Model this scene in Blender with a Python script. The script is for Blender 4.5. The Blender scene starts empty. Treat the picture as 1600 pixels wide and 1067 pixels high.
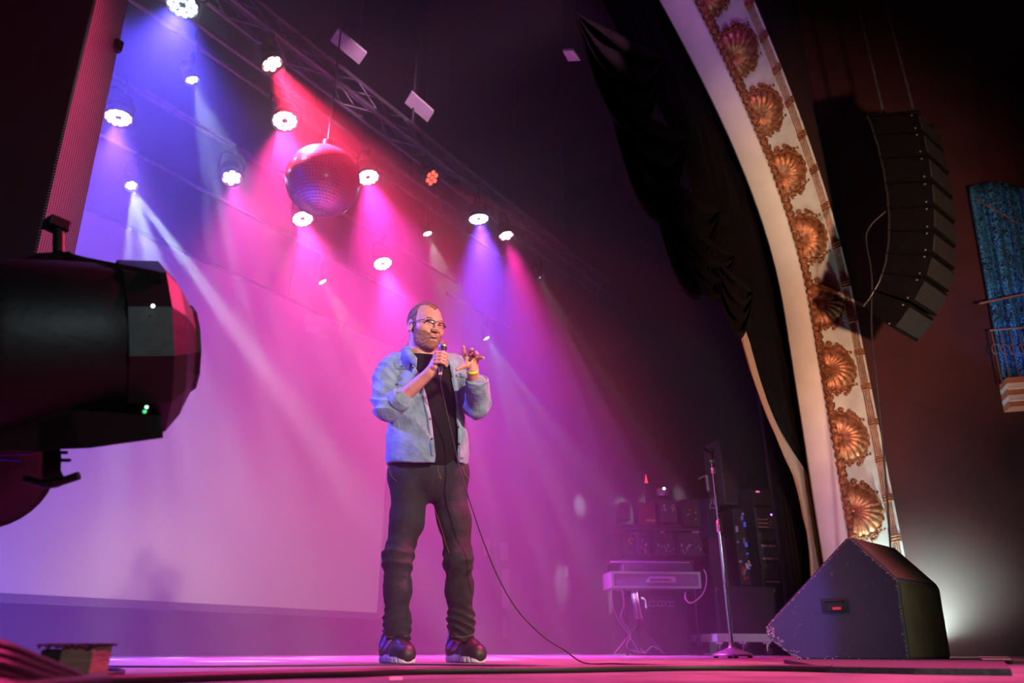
import bpy, bmesh, math, random
import numpy as np
from mathutils import Vector, Matrix, Quaternion

S = bpy.context.scene
COL = S.collection
R = math.radians
random.seed(7)

# ---------------------------------------------------------------- camera
FPX = 1150.0                       # focal length in pixels of a 1600 px wide frame
TH = math.atan(.418)               # camera pitch (upwards)
AZ = R(55.2)                       # heading, clockwise from +y (upstage)
HC = .061                          # the lens is just above the stage floor
CT, ST = math.cos(TH), math.sin(TH)
FW = (math.sin(AZ), math.cos(AZ)); RT = (math.cos(AZ), -math.sin(AZ))

def W(a, b, z):
    """a metres to the right of the lens, b metres ahead of it, z above the stage"""
    return Vector((RT[0]*a + FW[0]*b, RT[1]*a + FW[1]*b, z))
def _ray(px, py):
    u = (px-800)/FPX; v = -(py-533.5)/FPX
    return u, CT - v*ST, ST + v*CT
def atb(px, py, B):
    u, b, c = _ray(px, py); t = B/b
    return W(u*t, B, HC + c*t)
def aty(px, py, y):
    u, b, c = _ray(px, py); d = W(u, b, 0); t = y/d.y
    return Vector((d.x*t, y, HC + c*t))
def atz(px, py, z):
    u, b, c = _ray(px, py); t = (z-HC)/c
    return W(u*t, b*t, z)

cam = bpy.data.cameras.new('camera'); co = bpy.data.objects.new('camera', cam); COL.objects.link(co)
cam.sensor_width = 36; cam.lens = 36*FPX/1600; cam.clip_start = .05; cam.clip_end = 100
co.location = (0, 0, HC)
co.rotation_euler = (math.pi/2 + TH, 0, -AZ)
cam.dof.use_dof = True; cam.dof.focus_distance = 3.75; cam.dof.aperture_fstop = 2.8
S.camera = co

# ---------------------------------------------------------------- world and view
w = bpy.data.worlds.new('world'); S.world = w; w.use_nodes = True
w.node_tree.nodes['Background'].inputs[0].default_value = (.010, .0045, .006, 1)
w.node_tree.nodes['Background'].inputs[1].default_value = .12
S.view_settings.view_transform = 'Standard'; S.view_settings.look = 'None'
S.view_settings.exposure = 0.0; S.view_settings.gamma = 1; S.view_settings.use_curve_mapping = False
cy = S.cycles
cy.max_bounces = 5; cy.diffuse_bounces = 2; cy.glossy_bounces = 3; cy.transmission_bounces = 4
cy.transparent_max_bounces = 8; cy.volume_bounces = 1
cy.sample_clamp_indirect = 3; cy.sample_clamp_direct = 0; cy.caustics_reflective = False; cy.caustics_refractive = False
cy.use_denoising = True; cy.use_adaptive_sampling = False
try:
    cy.denoiser = 'OPENIMAGEDENOISE'; cy.denoising_input_passes = 'RGB_ALBEDO_NORMAL'
    cy.denoising_prefilter = 'ACCURATE'
except Exception: pass
cy.use_light_tree = True
try: cy.volume_biased = False
except Exception: pass

# ---------------------------------------------------------------- stage lighting
def spot(name, loc, target, power, col, ang, blend=.5, rad=.06, gobo=None):
    l = bpy.data.lights.new(name, 'SPOT'); o = bpy.data.objects.new(name, l); COL.objects.link(o)
    l.energy = power; l.color = col; l.spot_size = R(ang); l.spot_blend = blend; l.shadow_soft_size = rad
    o.location = loc; d = Vector(target) - Vector(loc)
    o.rotation_euler = d.to_track_quat('-Z', 'Y').to_euler()
    if gobo:
        l.use_nodes = True; nt = l.node_tree
        em = nt.nodes['Emission']
        tc = nt.nodes.new('ShaderNodeTexCoord')
        mp = nt.nodes.new('ShaderNodeSeparateXYZ'); nt.links.new(tc.outputs['Normal'], mp.inputs[0])
        def M(op, a, b=None):
            n = nt.nodes.new('ShaderNodeMath'); n.operation = op
            for i, x in enumerate((a, b)):
                if x is None: continue
                if isinstance(x, (int, float)): n.inputs[i].default_value = x
                else: nt.links.new(x, n.inputs[i])
            return n.outputs[0]
        x = M('DIVIDE', mp.outputs[0], mp.outputs[2]); y = M('DIVIDE', mp.outputs[1], mp.outputs[2])
        tot = None
        half = math.tan(R(ang/2))*.86
        for k in range(gobo):
            if k == 0: cx = cyy = 0
            else:
                an = 2*math.pi*(k-1)/(gobo-1) + .35; cx = math.cos(an)*half*.74; cyy = math.sin(an)*half*.74
            dx = M('SUBTRACT', x, cx); dy = M('SUBTRACT', y, cyy)
            r = M('SQRT', M('ADD', M('MULTIPLY', dx, dx), M('MULTIPLY', dy, dy)))
            m = nt.nodes.new('ShaderNodeMapRange'); m.interpolation_type = 'SMOOTHSTEP'
            nt.links.new(r, m.inputs[0]); m.inputs[1].default_value = half*.15; m.inputs[2].default_value = half*.06
            m.inputs[3].default_value = 0; m.inputs[4].default_value = 1
            tot = m.outputs[0] if tot is None else M('ADD', tot, m.outputs[0])
        nt.links.new(tot, em.inputs['Strength'])
    return o
WHT = (.72, .85, 1.0)
# kind, pixel in the photo, row (y), power, colour, aim, cone, emitter colour, label
LAMPS = [
 ('ring', 285,   8, 4.75, 1.3, (.10,.07,1), (-.10, -.10, -1), 70, (.6,.85,1), 'blue-white LED wash light, topmost on the downstage truss'),
 ('bloom',425, 100, 4.75, 4.6, (1,.03,.10), (.42, -.45, -1), 44, (1,.45,.45), 'red LED wash light of seven cells above the mirror ball'),
 ('bloom',675, 278, 4.75, .35, (1,.01,.02), (.15, -.9, -.75), 14, (1,.10,.06), 'small deep-red LED light with dim cells beside the end of the bright pink washes'),
 ('ring', 748, 342, 4.75, 3.6, (.20,.06,1), (.05, -.10, -1), 58, (.55,.55,1), 'blue LED wash light beside the last red one on the truss'),
 ('bloom',791, 368, 4.75, 2.2, (1,.03,.40), (.05, -.25, -1), 34, (1,.40,.45), 'last pink-red LED wash light at the offstage end of the truss'),
 ('ring', 445, 189, 5.30, 2.0, (1,.05,.30), (-.05, -.30, -1), 56, (1,.60,.95), 'pink LED wash light just above the mirror ball'),
 ('ring', 575, 277, 5.30, 2.5, (1,.04,.48), (.05, -.30, -1), 56, (1,.60,.95), 'pink LED wash light touching the edge of the mirror ball'),
 ('bloom',362, 278, 5.90, .5, (1,.10,.60), (0, -.45, -1), 50, (1,.45,.80), 'dim pink LED light hanging between the blue and pink washes'),
 ('ring', 185, 184, 6.40, 1.4, (.28,.10,1), (.05, -.15, -1), 60, (1,.55,.95), 'violet-pink LED wash light beside the perforated speaker column'),
 ('ring', 473, 342, 6.40, 2.0, (1,.06,.42), (0, -.40, -1), 56, (1,.60,.95), 'pink LED wash light just under the mirror ball'),
 ('ring', 598, 412, 6.40, 2.3, (1,.06,.50), (0, -.40, -1), 56, (1,.60,.95), 'pink LED wash light straight above the performer\'s head'),
 ('beam', 300, 125, 5.50, 1.0, WHT, (.38, -.25, -1), 34, (.8,.95,1), 'white beam light under the topmost blue wash'),
 ('beam', 668, 365, 5.50, .8, (.85,.9,.9), (.25, -.25, -1), 34, (.85,1,.95), 'white beam light between the mirror ball and the blue wash'),
 ('beam', 843, 433, 5.20, .45, (.9,.9,.95), (.60, -.20, -1), 28, (.7,.7,.75), 'dim white beam light farthest offstage'),
 ('beam', 205, 290, 7.00, 1.2, WHT, (.15, -.55, -1), 40, (.8,.95,1), 'white beam light nearest the top corner of the screen'),
 ('beam', 504, 440, 7.00, .9, (1,.75,.85), (.55, -.40, -1), 34, (1,.85,.95), 'pinkish beam light over the painted light patch on the screen'),
 ('beam', 760, 528, 6.60, .9, WHT, (.45, -.30, -1), 40, (.8,.95,1), 'lowest white beam light, over the performer\'s raised hand'),
]
KP = 1500
LP = []
for i, (kind, px, py, y, pw, colr, aim, ang, ec, lab) in enumerate(LAMPS):
    p = aty(px, py, y); a = Vector(aim).normalized(); LP.append((p, a))
    spot('stage_light', p + a*.07, p + a*3, KP*pw*(4.5 if kind == 'beam' else 1), colr, ang, 1.0 if kind != 'beam' else .2, .07 if kind != 'beam' else .03, 7 if kind == 'beam' else None)
# house light: key on the performer, warm light from the pit on the arch, violet backlight, and unseen fills added among them
spot('key_light', (-.3, -5.5, 3.11), (3.35, 2.9, .75), 2900, (1, .70, .55), 30, .8, .12)
spot('face_light', (.1, -5.5, 2.9), (2.75, 2.4, 1.5), 2200, (1, .66, .52), 10, .9, .12)
spot('pit_light', (2.6, -1.5, .55), (8.0, 1.5, 4.0), 1800, (1, .56, .34), 46, 1, .10)
spot('added_jamb_fill', (1.4, -2.2, .9), (8.1, 1.5, 1.2), 900, (1, .74, .86), 26, 1, .10)  # unseen lavender lamp, added for the lower jamb
spot('added_reveal_fill', (.5, .4, 3.0), (5.6, 1.65, 5.6), 600, (.55, .16, .9), 22, 1, .10)  # added unseen lamp that tints the top of the reveal purple
spot('added_floor_fill', (4.4, .4, 5.0), (2.5, 1.2, 0), 5000, (1, .04, .28), 48, 1, .10)  # pink lamp out of view, added to brighten the front floor
spot('added_column_fill', (3.6, 1.4, 3.6), (.2, 1.6, 1.4), 1000, (1, .05, .18), 40, 1, .10)  # added lamp out of view, reddens the speaker column
spot('violet_backlight', (.45, 5.8, 3.2), (2.8, 2.5, 1.4), 3000, (.20, .12, 1), 16, .6, .08)
spot('added_soft_fill', (-1.6, -3.6, 2.0), (1.9, 1.1, .3), 260, (.75, .92, 1), 60, 1, .4)  # broad soft fill added for the block and the wedge side
spot('added_wedge_fill', (-1.5, -3.0, 1.8), (3.3, .8, .3), 1300, (.42, .76, 1), 14, .8, .2)  # narrow bluish fill added for the wedge side alone
spot('added_wedge_back_fill', (5.2, -4.0, 1.6), (3.6, .8, .3), 330, (1, .85, .42), 20, .7, .3)  # yellowish fill added to bring up the back of the wedge
spot('blue_wash', (.7, 5.6, 5.0), (.9, 5.8, 0), 6500, (.08, .065, 1), 80, 1, .1)
spot('added_patch_fill', (2.2, -3, 2.5), (4.8, 5.5, 5.9), 4000, (.9, .4, .7), 11, .5, .05)  # extra spot added to brighten the hung light-patch panels
spot('added_dolly_fill', (4.4, 6.4, 4.8), (7.95, 3.1, .35), 1500, (.45, .20, 1), 13, .5, .05)  # violet spot added to colour the dolly board
spot('added_trim_fill', (-3, -1.45, 1.2), (8.35, 1.9, 1.9), 900, (1, .42, .15), 13, .8, .05)  # orange spot added so the curtain trim is lit past the jamb
# ---------------------------------------------------------------- materials
def mat(name, col, rough=.7, metal=0, noise=0, nscale=8, bump=0, bscale=60, spec=None, col2=None, emit=None, estr=0, coat=0, sheen=0, stretch=None):
    m = bpy.data.materials.new(name); m.use_nodes = True; nt = m.node_tree
    b = nt.nodes['Principled BSDF']
    b.inputs['Base Color'].default_value = (*col, 1); b.inputs['Roughness'].default_value = rough
    b.inputs['Metallic'].default_value = metal
    if spec is not None: b.inputs['Specular IOR Level'].default_value = spec
    if coat: b.inputs['Coat Weight'].default_value = coat
    if sheen: b.inputs['Sheen Weight'].default_value = sheen
    if emit: b.inputs['Emission Color'].default_value = (*emit, 1); b.inputs['Emission Strength'].default_value = estr
    vec = None
    if noise or bump:
        tc = nt.nodes.new('ShaderNodeTexCoord'); vec = tc.outputs['Object']
        if stretch:
            mp = nt.nodes.new('ShaderNodeMapping'); mp.inputs['Scale'].default_value = stretch
            nt.links.new(vec, mp.inputs[0]); vec = mp.outputs[0]
    if noise:
        n = nt.nodes.new('ShaderNodeTexNoise'); n.inputs['Scale'].default_value = nscale; n.inputs['Detail'].default_value = 6
        nt.links.new(vec, n.inputs['Vector'])
        cr = nt.nodes.new('ShaderNodeValToRGB'); nt.links.new(n.outputs['Fac'], cr.inputs[0])
        c2 = col2 or tuple(min(1, x*(1+noise)) for x in col); c1 = tuple(x*(1-noise) for x in col) if not col2 else col
        cr.color_ramp.elements[0].position = .35; cr.color_ramp.elements[0].color = (*c1, 1)
        cr.color_ramp.elements[1].position = .65; cr.color_ramp.elements[1].color = (*c2, 1)
        nt.links.new(cr.outputs[0], b.inputs['Base Color'])
    if bump:
        n = nt.nodes.new('ShaderNodeTexNoise'); n.inputs['Scale'].default_value = bscale; n.inputs['Detail'].default_value = 4
        nt.links.new(vec, n.inputs['Vector'])
        bp = nt.nodes.new('ShaderNodeBump'); bp.inputs['Strength'].default_value = bump; bp.inputs['Distance'].default_value = .01
        nt.links.new(n.outputs['Fac'], bp.inputs['Height']); nt.links.new(bp.outputs[0], b.inputs['Normal'])
    return m

# ---------------------------------------------------------------- mesh building
def V3(p): return Vector((p[0], p[1], p[2]))
class MB:
    """collects shapes into one mesh"""
    def __init__(s): s.v = []; s.f = []; s.sm = []
    def add(s, vs, fs, smooth=False, M=None):
        k = len(s.v)
        s.v += [(M @ V3(p)) if M else V3(p) for p in vs]
        s.f += [tuple(i+k for i in f) for f in fs]; s.sm += [smooth]*len(fs); return s
    def bm(s, bm, smooth=False, M=None):
        bm.verts.index_update(); bm.verts.ensure_lookup_table()
        s.add([v.co.copy() for v in bm.verts], [[v.index for v in f.verts] for f in bm.faces], smooth, M); bm.free(); return s
    def box(s, lo, hi, bev=0, M=None, seg=2):
        b = bmesh.new(); bmesh.ops.create_cube(b, size=1)
        for v in b.verts: v.co = Vector([lo[i]+(v.co[i]+.5)*(hi[i]-lo[i]) for i in range(3)])
        if bev: bmesh.ops.bevel(b, geom=b.edges[:], offset=bev, segments=seg, affect='EDGES', profile=.5)
        return s.bm(b, False, M)
    def cbox(s, c, sz, bev=0, rot=None, seg=2):
        M = Matrix.Translation(V3(c)) @ (rot.to_4x4() if rot is not None else Matrix())
        return s.box([-x/2 for x in sz], [x/2 for x in sz], bev, M, seg)
    def prism(s, poly, y0, y1, M=None, bev=0, seg=2):
        """poly in (x, z), extruded along y"""
        b = bmesh.new(); vs = [b.verts.new((x, y0, z)) for x, z in poly]; f = b.faces.new(vs)
        r = bmesh.ops.extrude_face_region(b, geom=[f]); 
        for g in r['geom']:
            if isinstance(g, bmesh.types.BMVert): g.co.y = y1
        bmesh.ops.recalc_face_normals(b, faces=b.faces[:])
        if bev: bmesh.ops.bevel(b, geom=b.edges[:], offset=bev, segments=seg, affect='EDGES', profile=.5)
        return s.bm(b, False, M)
    def lathe(s, prof, n=24, M=None, smooth=True, cap=True):
        """prof: (r, z) pairs, about z"""
        vs = []; fs = []
        for r, z in prof:
            for k in range(n):
                a = 2*math.pi*k/n; vs.append((r*math.cos(a), r*math.sin(a), z))
        for i in range(len(prof)-1):
            for k in range(n):
                fs.append((i*n+k, i*n+(k+1) % n, (i+1)*n+(k+1) % n, (i+1)*n+k))
        s.add(vs, fs, smooth, M)
        if cap:
            m = len(prof)
            if prof[0][0] > 1e-5: s.add(vs[:n], [tuple(range(n))[::-1]], False, M)
            if prof[-1][0] > 1e-5: s.add(vs[-n:], [tuple(range(n))], False, M)
        return s
    def cyl(s, p0, p1, r0, r1=None, n=16, smooth=True):
        p0, p1 = V3(p0), V3(p1); d = p1-p0
        M = Matrix.Translation(p0) @ d.to_track_quat('Z', 'Y').to_matrix().to_4x4()
        return s.lathe([(r0, 0), (r0 if r1 is None else r1, d.length)], n, M, smooth)
    def sph(s, c, r, M=None, n=16):
        rr = (r, r, r) if isinstance(r, (int, float)) else r
        prof = [(math.sin(math.pi*i/(n//2)), -math.cos(math.pi*i/(n//2))) for i in range(n//2+1)]
        MM = Matrix.Translation(V3(c)) @ (M if M is not None else Matrix()) @ Matrix.Diagonal((*rr, 1))
        return s.lathe(prof, n, MM, True, False)
    def tube(s, pts, r, n=8, closed=False, cap=True):
        pts = [V3(p) for p in pts]; m = len(pts)
        rad = r if isinstance(r, (list, tuple)) else [r]*m
        vs = []; fs = []; nrm = None
        for i, p in enumerate(pts):
            if closed: t = pts[(i+1) % m]-pts[i-1]
            else: t = pts[min(i+1, m-1)]-pts[max(i-1, 0)]
            if t.length < 1e-9: t = Vector((0, 0, 1))
            t.normalize()
            if nrm is None:
                nrm = t.orthogonal().normalized()
            else:
                nrm = (nrm - t*nrm.dot(t))
                nrm = nrm.normalized() if nrm.length > 1e-6 else t.orthogonal().normalized()
            bi = t.cross(nrm)
            for k in range(n):
                a = 2*math.pi*k/n; vs.append(p+(nrm*math.cos(a)+bi*math.sin(a))*rad[i])
        for i in range(m if closed else m-1):
            j = (i+1) % m
            for k in range(n):
                fs.append((i*n+k, i*n+(k+1) % n, j*n+(k+1) % n, j*n+k))
        s.add(vs, fs, True)
        if cap and not closed:
            s.add(vs[:n], [tuple(range(n))[::-1]]); s.add(vs[-n:], [tuple(range(n))])
        return s
    def grid(s, rows, smooth=True, closed=False):
        m = len(rows); n = len(rows[0]); fs = []
        for i in range(m-1):
            for k in range(n if closed else n-1):
                k2 = (k+1) % n
                fs.append((i*n+k, i*n+k2, (i+1)*n+k2, (i+1)*n+k))
        return s.add([p for r in rows for p in r], fs, smooth)

def wm(o):
    M = o.matrix_basis.copy()
    while o.parent is not None:
        o = o.parent; M = o.matrix_basis @ M
    return M
def obj(name, mb, m, parent=None, origin=None, solid=0):
    """one mesh object; MB coordinates are world coordinates"""
    me = bpy.data.meshes.new(name)
    if origin is None and parent is None and mb.v:
        lo = [min(v[i] for v in mb.v) for i in range(3)]; hi = [max(v[i] for v in mb.v) for i in range(3)]
        origin = ((lo[0]+hi[0])/2, (lo[1]+hi[1])/2, lo[2])
    o = bpy.data.objects.new(name, me); COL.objects.link(o)
    if parent is not None: o.parent = parent
    elif origin is not None: o.location = origin
    Mi = wm(o).inverted()
    me.from_pydata([Mi @ v for v in mb.v], [], mb.f)
    me.polygons.foreach_set('use_smooth', mb.sm)
    me.materials.append(m); me.validate(); me.update()
    if solid:
        md = o.modifiers.new('solid', 'SOLIDIFY'); md.thickness = solid; md.offset = 0
    return o
def tag(o, label=None, cat=None, group=None, kind=None):
    if label: o['label'] = label
    if cat: o['category'] = cat
    if group: o['group'] = group
    if kind: o['kind'] = kind
    return o
def thing(name, label, cat, loc=(0, 0, 0), rz=0, group=None):
    o = bpy.data.objects.new(name, None); COL.objects.link(o); o.empty_display_size = .05
    o.location = loc; o.rotation_euler = (0, 0, rz)
    return tag(o, label, cat, group)
def copy_tree(o, parent=None):
    c = o.copy(); COL.objects.link(c)
    if parent is not None: c.parent = parent
    for ch in [x for x in KIDS.get(o.name, [])]:
        copy_tree(ch, c)
    return c
KIDS = {}
def index_kids():
    KIDS.clear()
    for x in bpy.data.objects:
        if x.parent is not None: KIDS.setdefault(x.parent.name, []).append(x)
def struct(name, mb, m): return tag(obj(name, mb, m, origin=(0, 0, 0)), kind='structure')

def smooth_path(pts, n=8):
    """Catmull-Rom through the points"""
    pts = [V3(p) for p in pts]; out = []
    for i in range(len(pts)-1):
        p0 = pts[max(i-1, 0)]; p1 = pts[i]; p2 = pts[i+1]; p3 = pts[min(i+2, len(pts)-1)]
        for k in range(n):
            t = k/n
            out.append(.5*((2*p1)+(p2-p0)*t+(2*p0-5*p1+4*p2-p3)*t*t+(3*p1-p0-3*p2+p3)*t**3))
    out.append(pts[-1]); return out

# ---------------------------------------------------------------- signed distance shapes (organic bodies)
def surface_nets(F, org, h):
    sg = F < 0
    nx, ny, nz = F.shape
    cs = np.zeros((nx-1, ny-1, nz-1), np.uint8)
    for dx in (0, 1):
        for dy in (0, 1):
            for dz in (0, 1):
                cs += sg[dx:nx-1+dx, dy:ny-1+dy, dz:nz-1+dz]
    act = (cs > 0) & (cs < 8)
    idx = -np.ones(act.shape, np.int64); I = np.argwhere(act); idx[act] = np.arange(len(I))
    acc = np.zeros((len(I), 3)); cnt = np.zeros(len(I))
    cor = [(a, b, c) for a in (0, 1) for b in (0, 1) for c in (0, 1)]
    for p in cor:
        for ax in range(3):
            if p[ax]: continue
            q = list(p); q[ax] = 1
            f0 = F[I[:, 0]+p[0], I[:, 1]+p[1], I[:, 2]+p[2]]; f1 = F[I[:, 0]+q[0], I[:, 1]+q[1], I[:, 2]+q[2]]
            m = (f0 < 0) != (f1 < 0)
            t = np.where(m, f0/np.where(m, f0-f1, 1), 0)
            pt = np.array(p, float)[None, :].repeat(len(I), 0); pt[:, ax] += t
            acc += pt*m[:, None]; cnt += m
    vs = (I+acc/cnt[:, None])*h+np.array(org)
    fs = []
    for ax in range(3):
        sl0 = [slice(None)]*3; sl1 = [slice(None)]*3; sl0[ax] = slice(0, -1); sl1[ax] = slice(1, None)
        d = sg[tuple(sl0)] != sg[tuple(sl1)]
        E = np.argwhere(d); b, c = [(1, 2), (2, 0), (0, 1)][ax]
        ok = (E[:, b] > 0) & (E[:, c] > 0) & (E[:, b] < F.shape[b]-1) & (E[:, c] < F.shape[c]-1)
        E = E[ok]
        s0 = sg[E[:, 0], E[:, 1], E[:, 2]]
        def at(db, dc):
            Q = E.copy(); Q[:, b] += db; Q[:, c] += dc
            return idx[Q[:, 0], Q[:, 1], Q[:, 2]]
        q = np.stack([at(-1, -1), at(0, -1), at(0, 0), at(-1, 0)], 1)
        q[~s0] = q[~s0][:, ::-1]
        fs.append(q)
    fs = np.concatenate(fs); fs = fs[(fs >= 0).all(1)]
    return vs, fs
def smin(a, b, k):
    h = np.maximum(k-np.abs(a-b), 0)/k
    return np.minimum(a, b)-h*h*k*.25
def smax(a, b, k): return -smin(-a, -b, k)
def s_ell(P, c, r, Rm=None):
    q = P-np.array(c, np.float32)
    if Rm is not None: q = q @ Rm
    r = np.array(r, np.float32)
    k0 = np.sqrt(((q/r)**2).sum(-1)); k1 = np.sqrt(((q/(r*r))**2).sum(-1))
    return k0*(k0-1)/np.maximum(k1, 1e-6)
def s_cone(P, a, b, ra, rb, sq=None):
    """tapered capsule; sq: (axis vector, factor) squeezes along a direction"""
    a = np.array(a, np.float32); b = np.array(b, np.float32)
    ab = b-a; t = np.clip(((P-a)@ab)/max(float(ab@ab), 1e-9), 0, 1)
    q = P-a-t[..., None]*ab
    if sq is not None:
        n = np.array(sq[0], np.float32); n /= np.linalg.norm(n)
        dn = q@n; q = q+n*(dn*(1/sq[1]-1))[..., None]
    return np.sqrt((q*q).sum(-1))-(ra+(rb-ra)*t)
def s_chain(P, pts, rs, k=.01, sq=None):
    d = None
    for i in range(len(pts)-1):
        e = s_cone(P, pts[i], pts[i+1], rs[i], rs[i+1], sq)
        d = e if d is None else smin(d, e, k)
    return d
def s_box(P, c, r, Rm=None, rd=0):
    q = P-np.array(c, np.float32)
    if Rm is not None: q = q @ Rm
    q = np.abs(q)-(np.array(r, np.float32)-rd)
    return np.sqrt((np.maximum(q, 0)**2).sum(-1))+np.minimum(q.max(-1), 0)-rd
def nz(P, f, ph=0.0):
    """cheap smooth pseudo-noise in about [-1, 1]"""
    x, y, z = P[..., 0]*f, P[..., 1]*f, P[..., 2]*f
    return (np.sin(x*1.3+2.1*np.sin(y*.9+ph)+ph)*np.cos(y*1.1+1.7*np.sin(z*1.2+ph*2))
            + np.sin(z*1.4+1.9*np.cos(x*.8+ph*3)+ph*1.7))*.5
def sdf_mesh(fn, lo, hi, h, M=None):
    """fn(P)->distance; M maps its frame to the world"""
    ax = [np.arange(lo[i], hi[i]+h, h, dtype=np.float32) for i in range(3)]
    F = np.empty([len(a) for a in ax], np.float32)
    step = max(1, int(600000/(len(ax[1])*len(ax[2]))))
    for i in range(0, len(ax[0]), step):
        g = np.stack(np.meshgrid(ax[0][i:i+step], ax[1], ax[2], indexing='ij'), -1)
        F[i:i+step] = fn(g)
    vs, fs = surface_nets(F, (ax[0][0], ax[1][0], ax[2][0]), h)
    mb = MB()
    if M is not None:
        A = np.array(M); vs = vs @ A[:3, :3].T + A[:3, 3]
    mb.v = [Vector(v) for v in vs]; mb.f = [tuple(int(i) for i in f) for f in fs]; mb.sm = [True]*len(fs)
    return mb
def join(a, b): a.add(b.v, b.f, True); return a
# frame (right, ahead, up) of the lens, used to write down poses seen from the seats
MCAM = Matrix(((RT[0], FW[0], 0, 0), (RT[1], FW[1], 0, 0), (0, 0, 1, 0), (0, 0, 0, 1)))
def cab(px, py, b):
    """(right, ahead, up) of a pixel at b metres ahead"""
    u, bb, c = _ray(px, py); t = b/bb
    return (u*t, b, HC+c*t)
M_ = {}
M_['black'] = mat('black_metal', (.012,.012,.013), .45, .3, noise=.4, nscale=20)
M_['blackmat'] = mat('matt_black', (.014,.013,.014), .9, noise=.3, nscale=12)
M_['drape'] = mat('black_drape', (.014,.011,.016), .95, noise=.3, nscale=6, bump=.4, bscale=180, sheen=.2)
M_['swag'] = mat('dark_plum_velvet', (.004,.0022,.0034), .95, noise=.35, nscale=9, bump=.3, bscale=120, spec=.08)
M_['gold'] = mat('aged_gilt', (.40,.165,.08), .46, .55, noise=.45, nscale=22, bump=.35, bscale=70)
M_['goldd'] = mat('dark_gilt', (.34,.13,.06), .5, .55, noise=.6, nscale=40, bump=.9, bscale=110)
M_['plaster'] = mat('painted_plaster', (.72,.66,.62), .75, noise=.06, nscale=3, bump=.12, bscale=25)
M_['panelw'] = mat('grey_white_plaster', (.50,.50,.47), .7, noise=.12, nscale=7, bump=.2, bscale=40)
M_['redwall'] = mat('dark_red_wall', (.045,.006,.009), .9, noise=.2, nscale=2.5, bump=.3, bscale=300)
M_['screen'] = mat('screen_cloth', (.60,.585,.585), .95, bump=.08, bscale=500)
M_['steel'] = mat('grey_steel', (.17,.165,.175), .45, .6, noise=.2, nscale=14)
M_['alu'] = mat('aluminium', (.62,.62,.66), .28, .9, noise=.1, nscale=30)
M_['chrome'] = mat('chrome', (.78,.78,.80), .12, 1.0)
M_['floor'] = mat('stage_floor', (.16,.145,.15), .42, noise=.35, nscale=5, bump=.25, bscale=30)
M_['cable'] = mat('black_rubber', (.012,.012,.012), .55)
M_['skin'] = mat('skin', (.52,.25,.18), .5, noise=.10, nscale=30, bump=.15, bscale=240)
# ---------------------------------------------------------------- the setting
XS, YB = 10.6, 8.6                 # wing wall, back wall
def on_plane(px, py, pt, nrm):
    u, b, c = _ray(px, py); d = W(u, b, c); e = Vector((0, 0, HC)); pt = V3(pt); n = V3(nrm)
    return e+d*((pt-e).dot(n)/d.dot(n))
m_wallb = mat('back_wall_paint', (.006,.005,.0065), .95, noise=.25, nscale=3)
struct('floor', MB().box((-4, -.12, -.25), (11, YB+.2, 0)), M_['floor'])
struct('floor_house', MB().box((-6, -8, -1.3), (14, -.12, -1.2)), M_['blackmat'])
tag(obj('wall_stage_front', MB().box((-4, -.14, -1.2), (8.4, -.12, 0)), M_['blackmat'], origin=(0, 0, 0)), kind='structure')
struct('wall_back', MB().box((-4, YB, 0), (XS+.2, YB+.2, 8.4)), m_wallb)
struct('wall_right', MB().box((XS, 1.9, 0), (XS+.2, YB, 8.4)), m_wallb)
struct('wall_left', MB().box((-4.2, 1.9, 0), (-4, YB+.2, 8.4)), m_wallb)
struct('ceiling', MB().box((-4.2, 1.9, 8.4), (XS+.2, YB+.2, 8.6)), M_['blackmat'])

# proscenium: an elliptical arch on straight jambs. XJ jamb, ZS springing, centre XC
XC, XJ, ZS, ZT = 3.1, 8.03, 3.55, 5.80
def arch_pt(s, grow):
    """s in 0..1 from the right foot over the crown to the left foot; grow = how far outside the inner line"""
    rx, rz = XJ-XC+grow, ZT-ZS+grow
    if s < .26:
        return Vector((XC+rx, 0, ZS*s/.26)), Vector((1, 0, 0))
    if s > .74:
        return Vector((XC-rx, 0, ZS*(1-s)/.26)), Vector((-1, 0, 0))
    a = math.pi*(s-.26)/.48
    e = .86
    ca, sa = math.cos(a), math.sin(a)
    x = math.copysign(abs(ca)**e, ca); z = abs(sa)**e
    n = Vector((x/rx*1.0, 0, z/rz)); n.normalize()
    return Vector((XC+rx*x, 0, ZS+rz*z)), n
# remap so that steps are even in length
_S = [0]; _P = [arch_pt(0, 0)[0]]
for i in range(1, 1201):
    p = arch_pt(i/1200, 0)[0]; _S.append(_S[-1]+(p-_P[-1]).length); _P.append(p)
ALEN = _S[-1]
def arch_at(l):
    """frame on the inner line at l metres from the right foot: point, outward normal, tangent"""
    s = float(np.interp(l, _S, np.linspace(0, 1, 1201)))
    p, n = arch_pt(s, 0)
    q = arch_pt(min(1, s+.002), 0)[0]; r = arch_pt(max(0, s-.002), 0)[0]
    t = (q-r).normalized(); n = Vector((t.z, 0, -t.x))
    return p, n, t
def sec(l, g, y, dl=0):
    p, n, t = arch_at(l); return Vector((p.x+n.x*g+t.x*dl, y, p.z+n.z*g+t.z*dl))
def sweep(prof, l0, l1, step=.08, smooth=True):
    """prof: (grow, y) points across"""
    rows = []; n = int((l1-l0)/step)
    for i in range(n+1):
        l = l0+(l1-l0)*i/n; rows.append([sec(l, g, y) for g, y in prof])
    return MB().grid(rows, smooth)
arch = thing('proscenium_arch', 'tall proscenium arch with a plain pale reveal and a band of gilded shells', 'arch', (XJ, 1.5, 0))
YR, YE, YO = 1.79, 1.54, 1.12      # stage side edge, inner front edge, outer edge
GO = .28                           # growth over the splayed frieze
obj('reveal', sweep([(.06, YR+.03), (.02, YR+.012), (.005, YR), (0, YE+.02), (0, YE)], 0, ALEN), M_['plaster'], arch)
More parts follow.
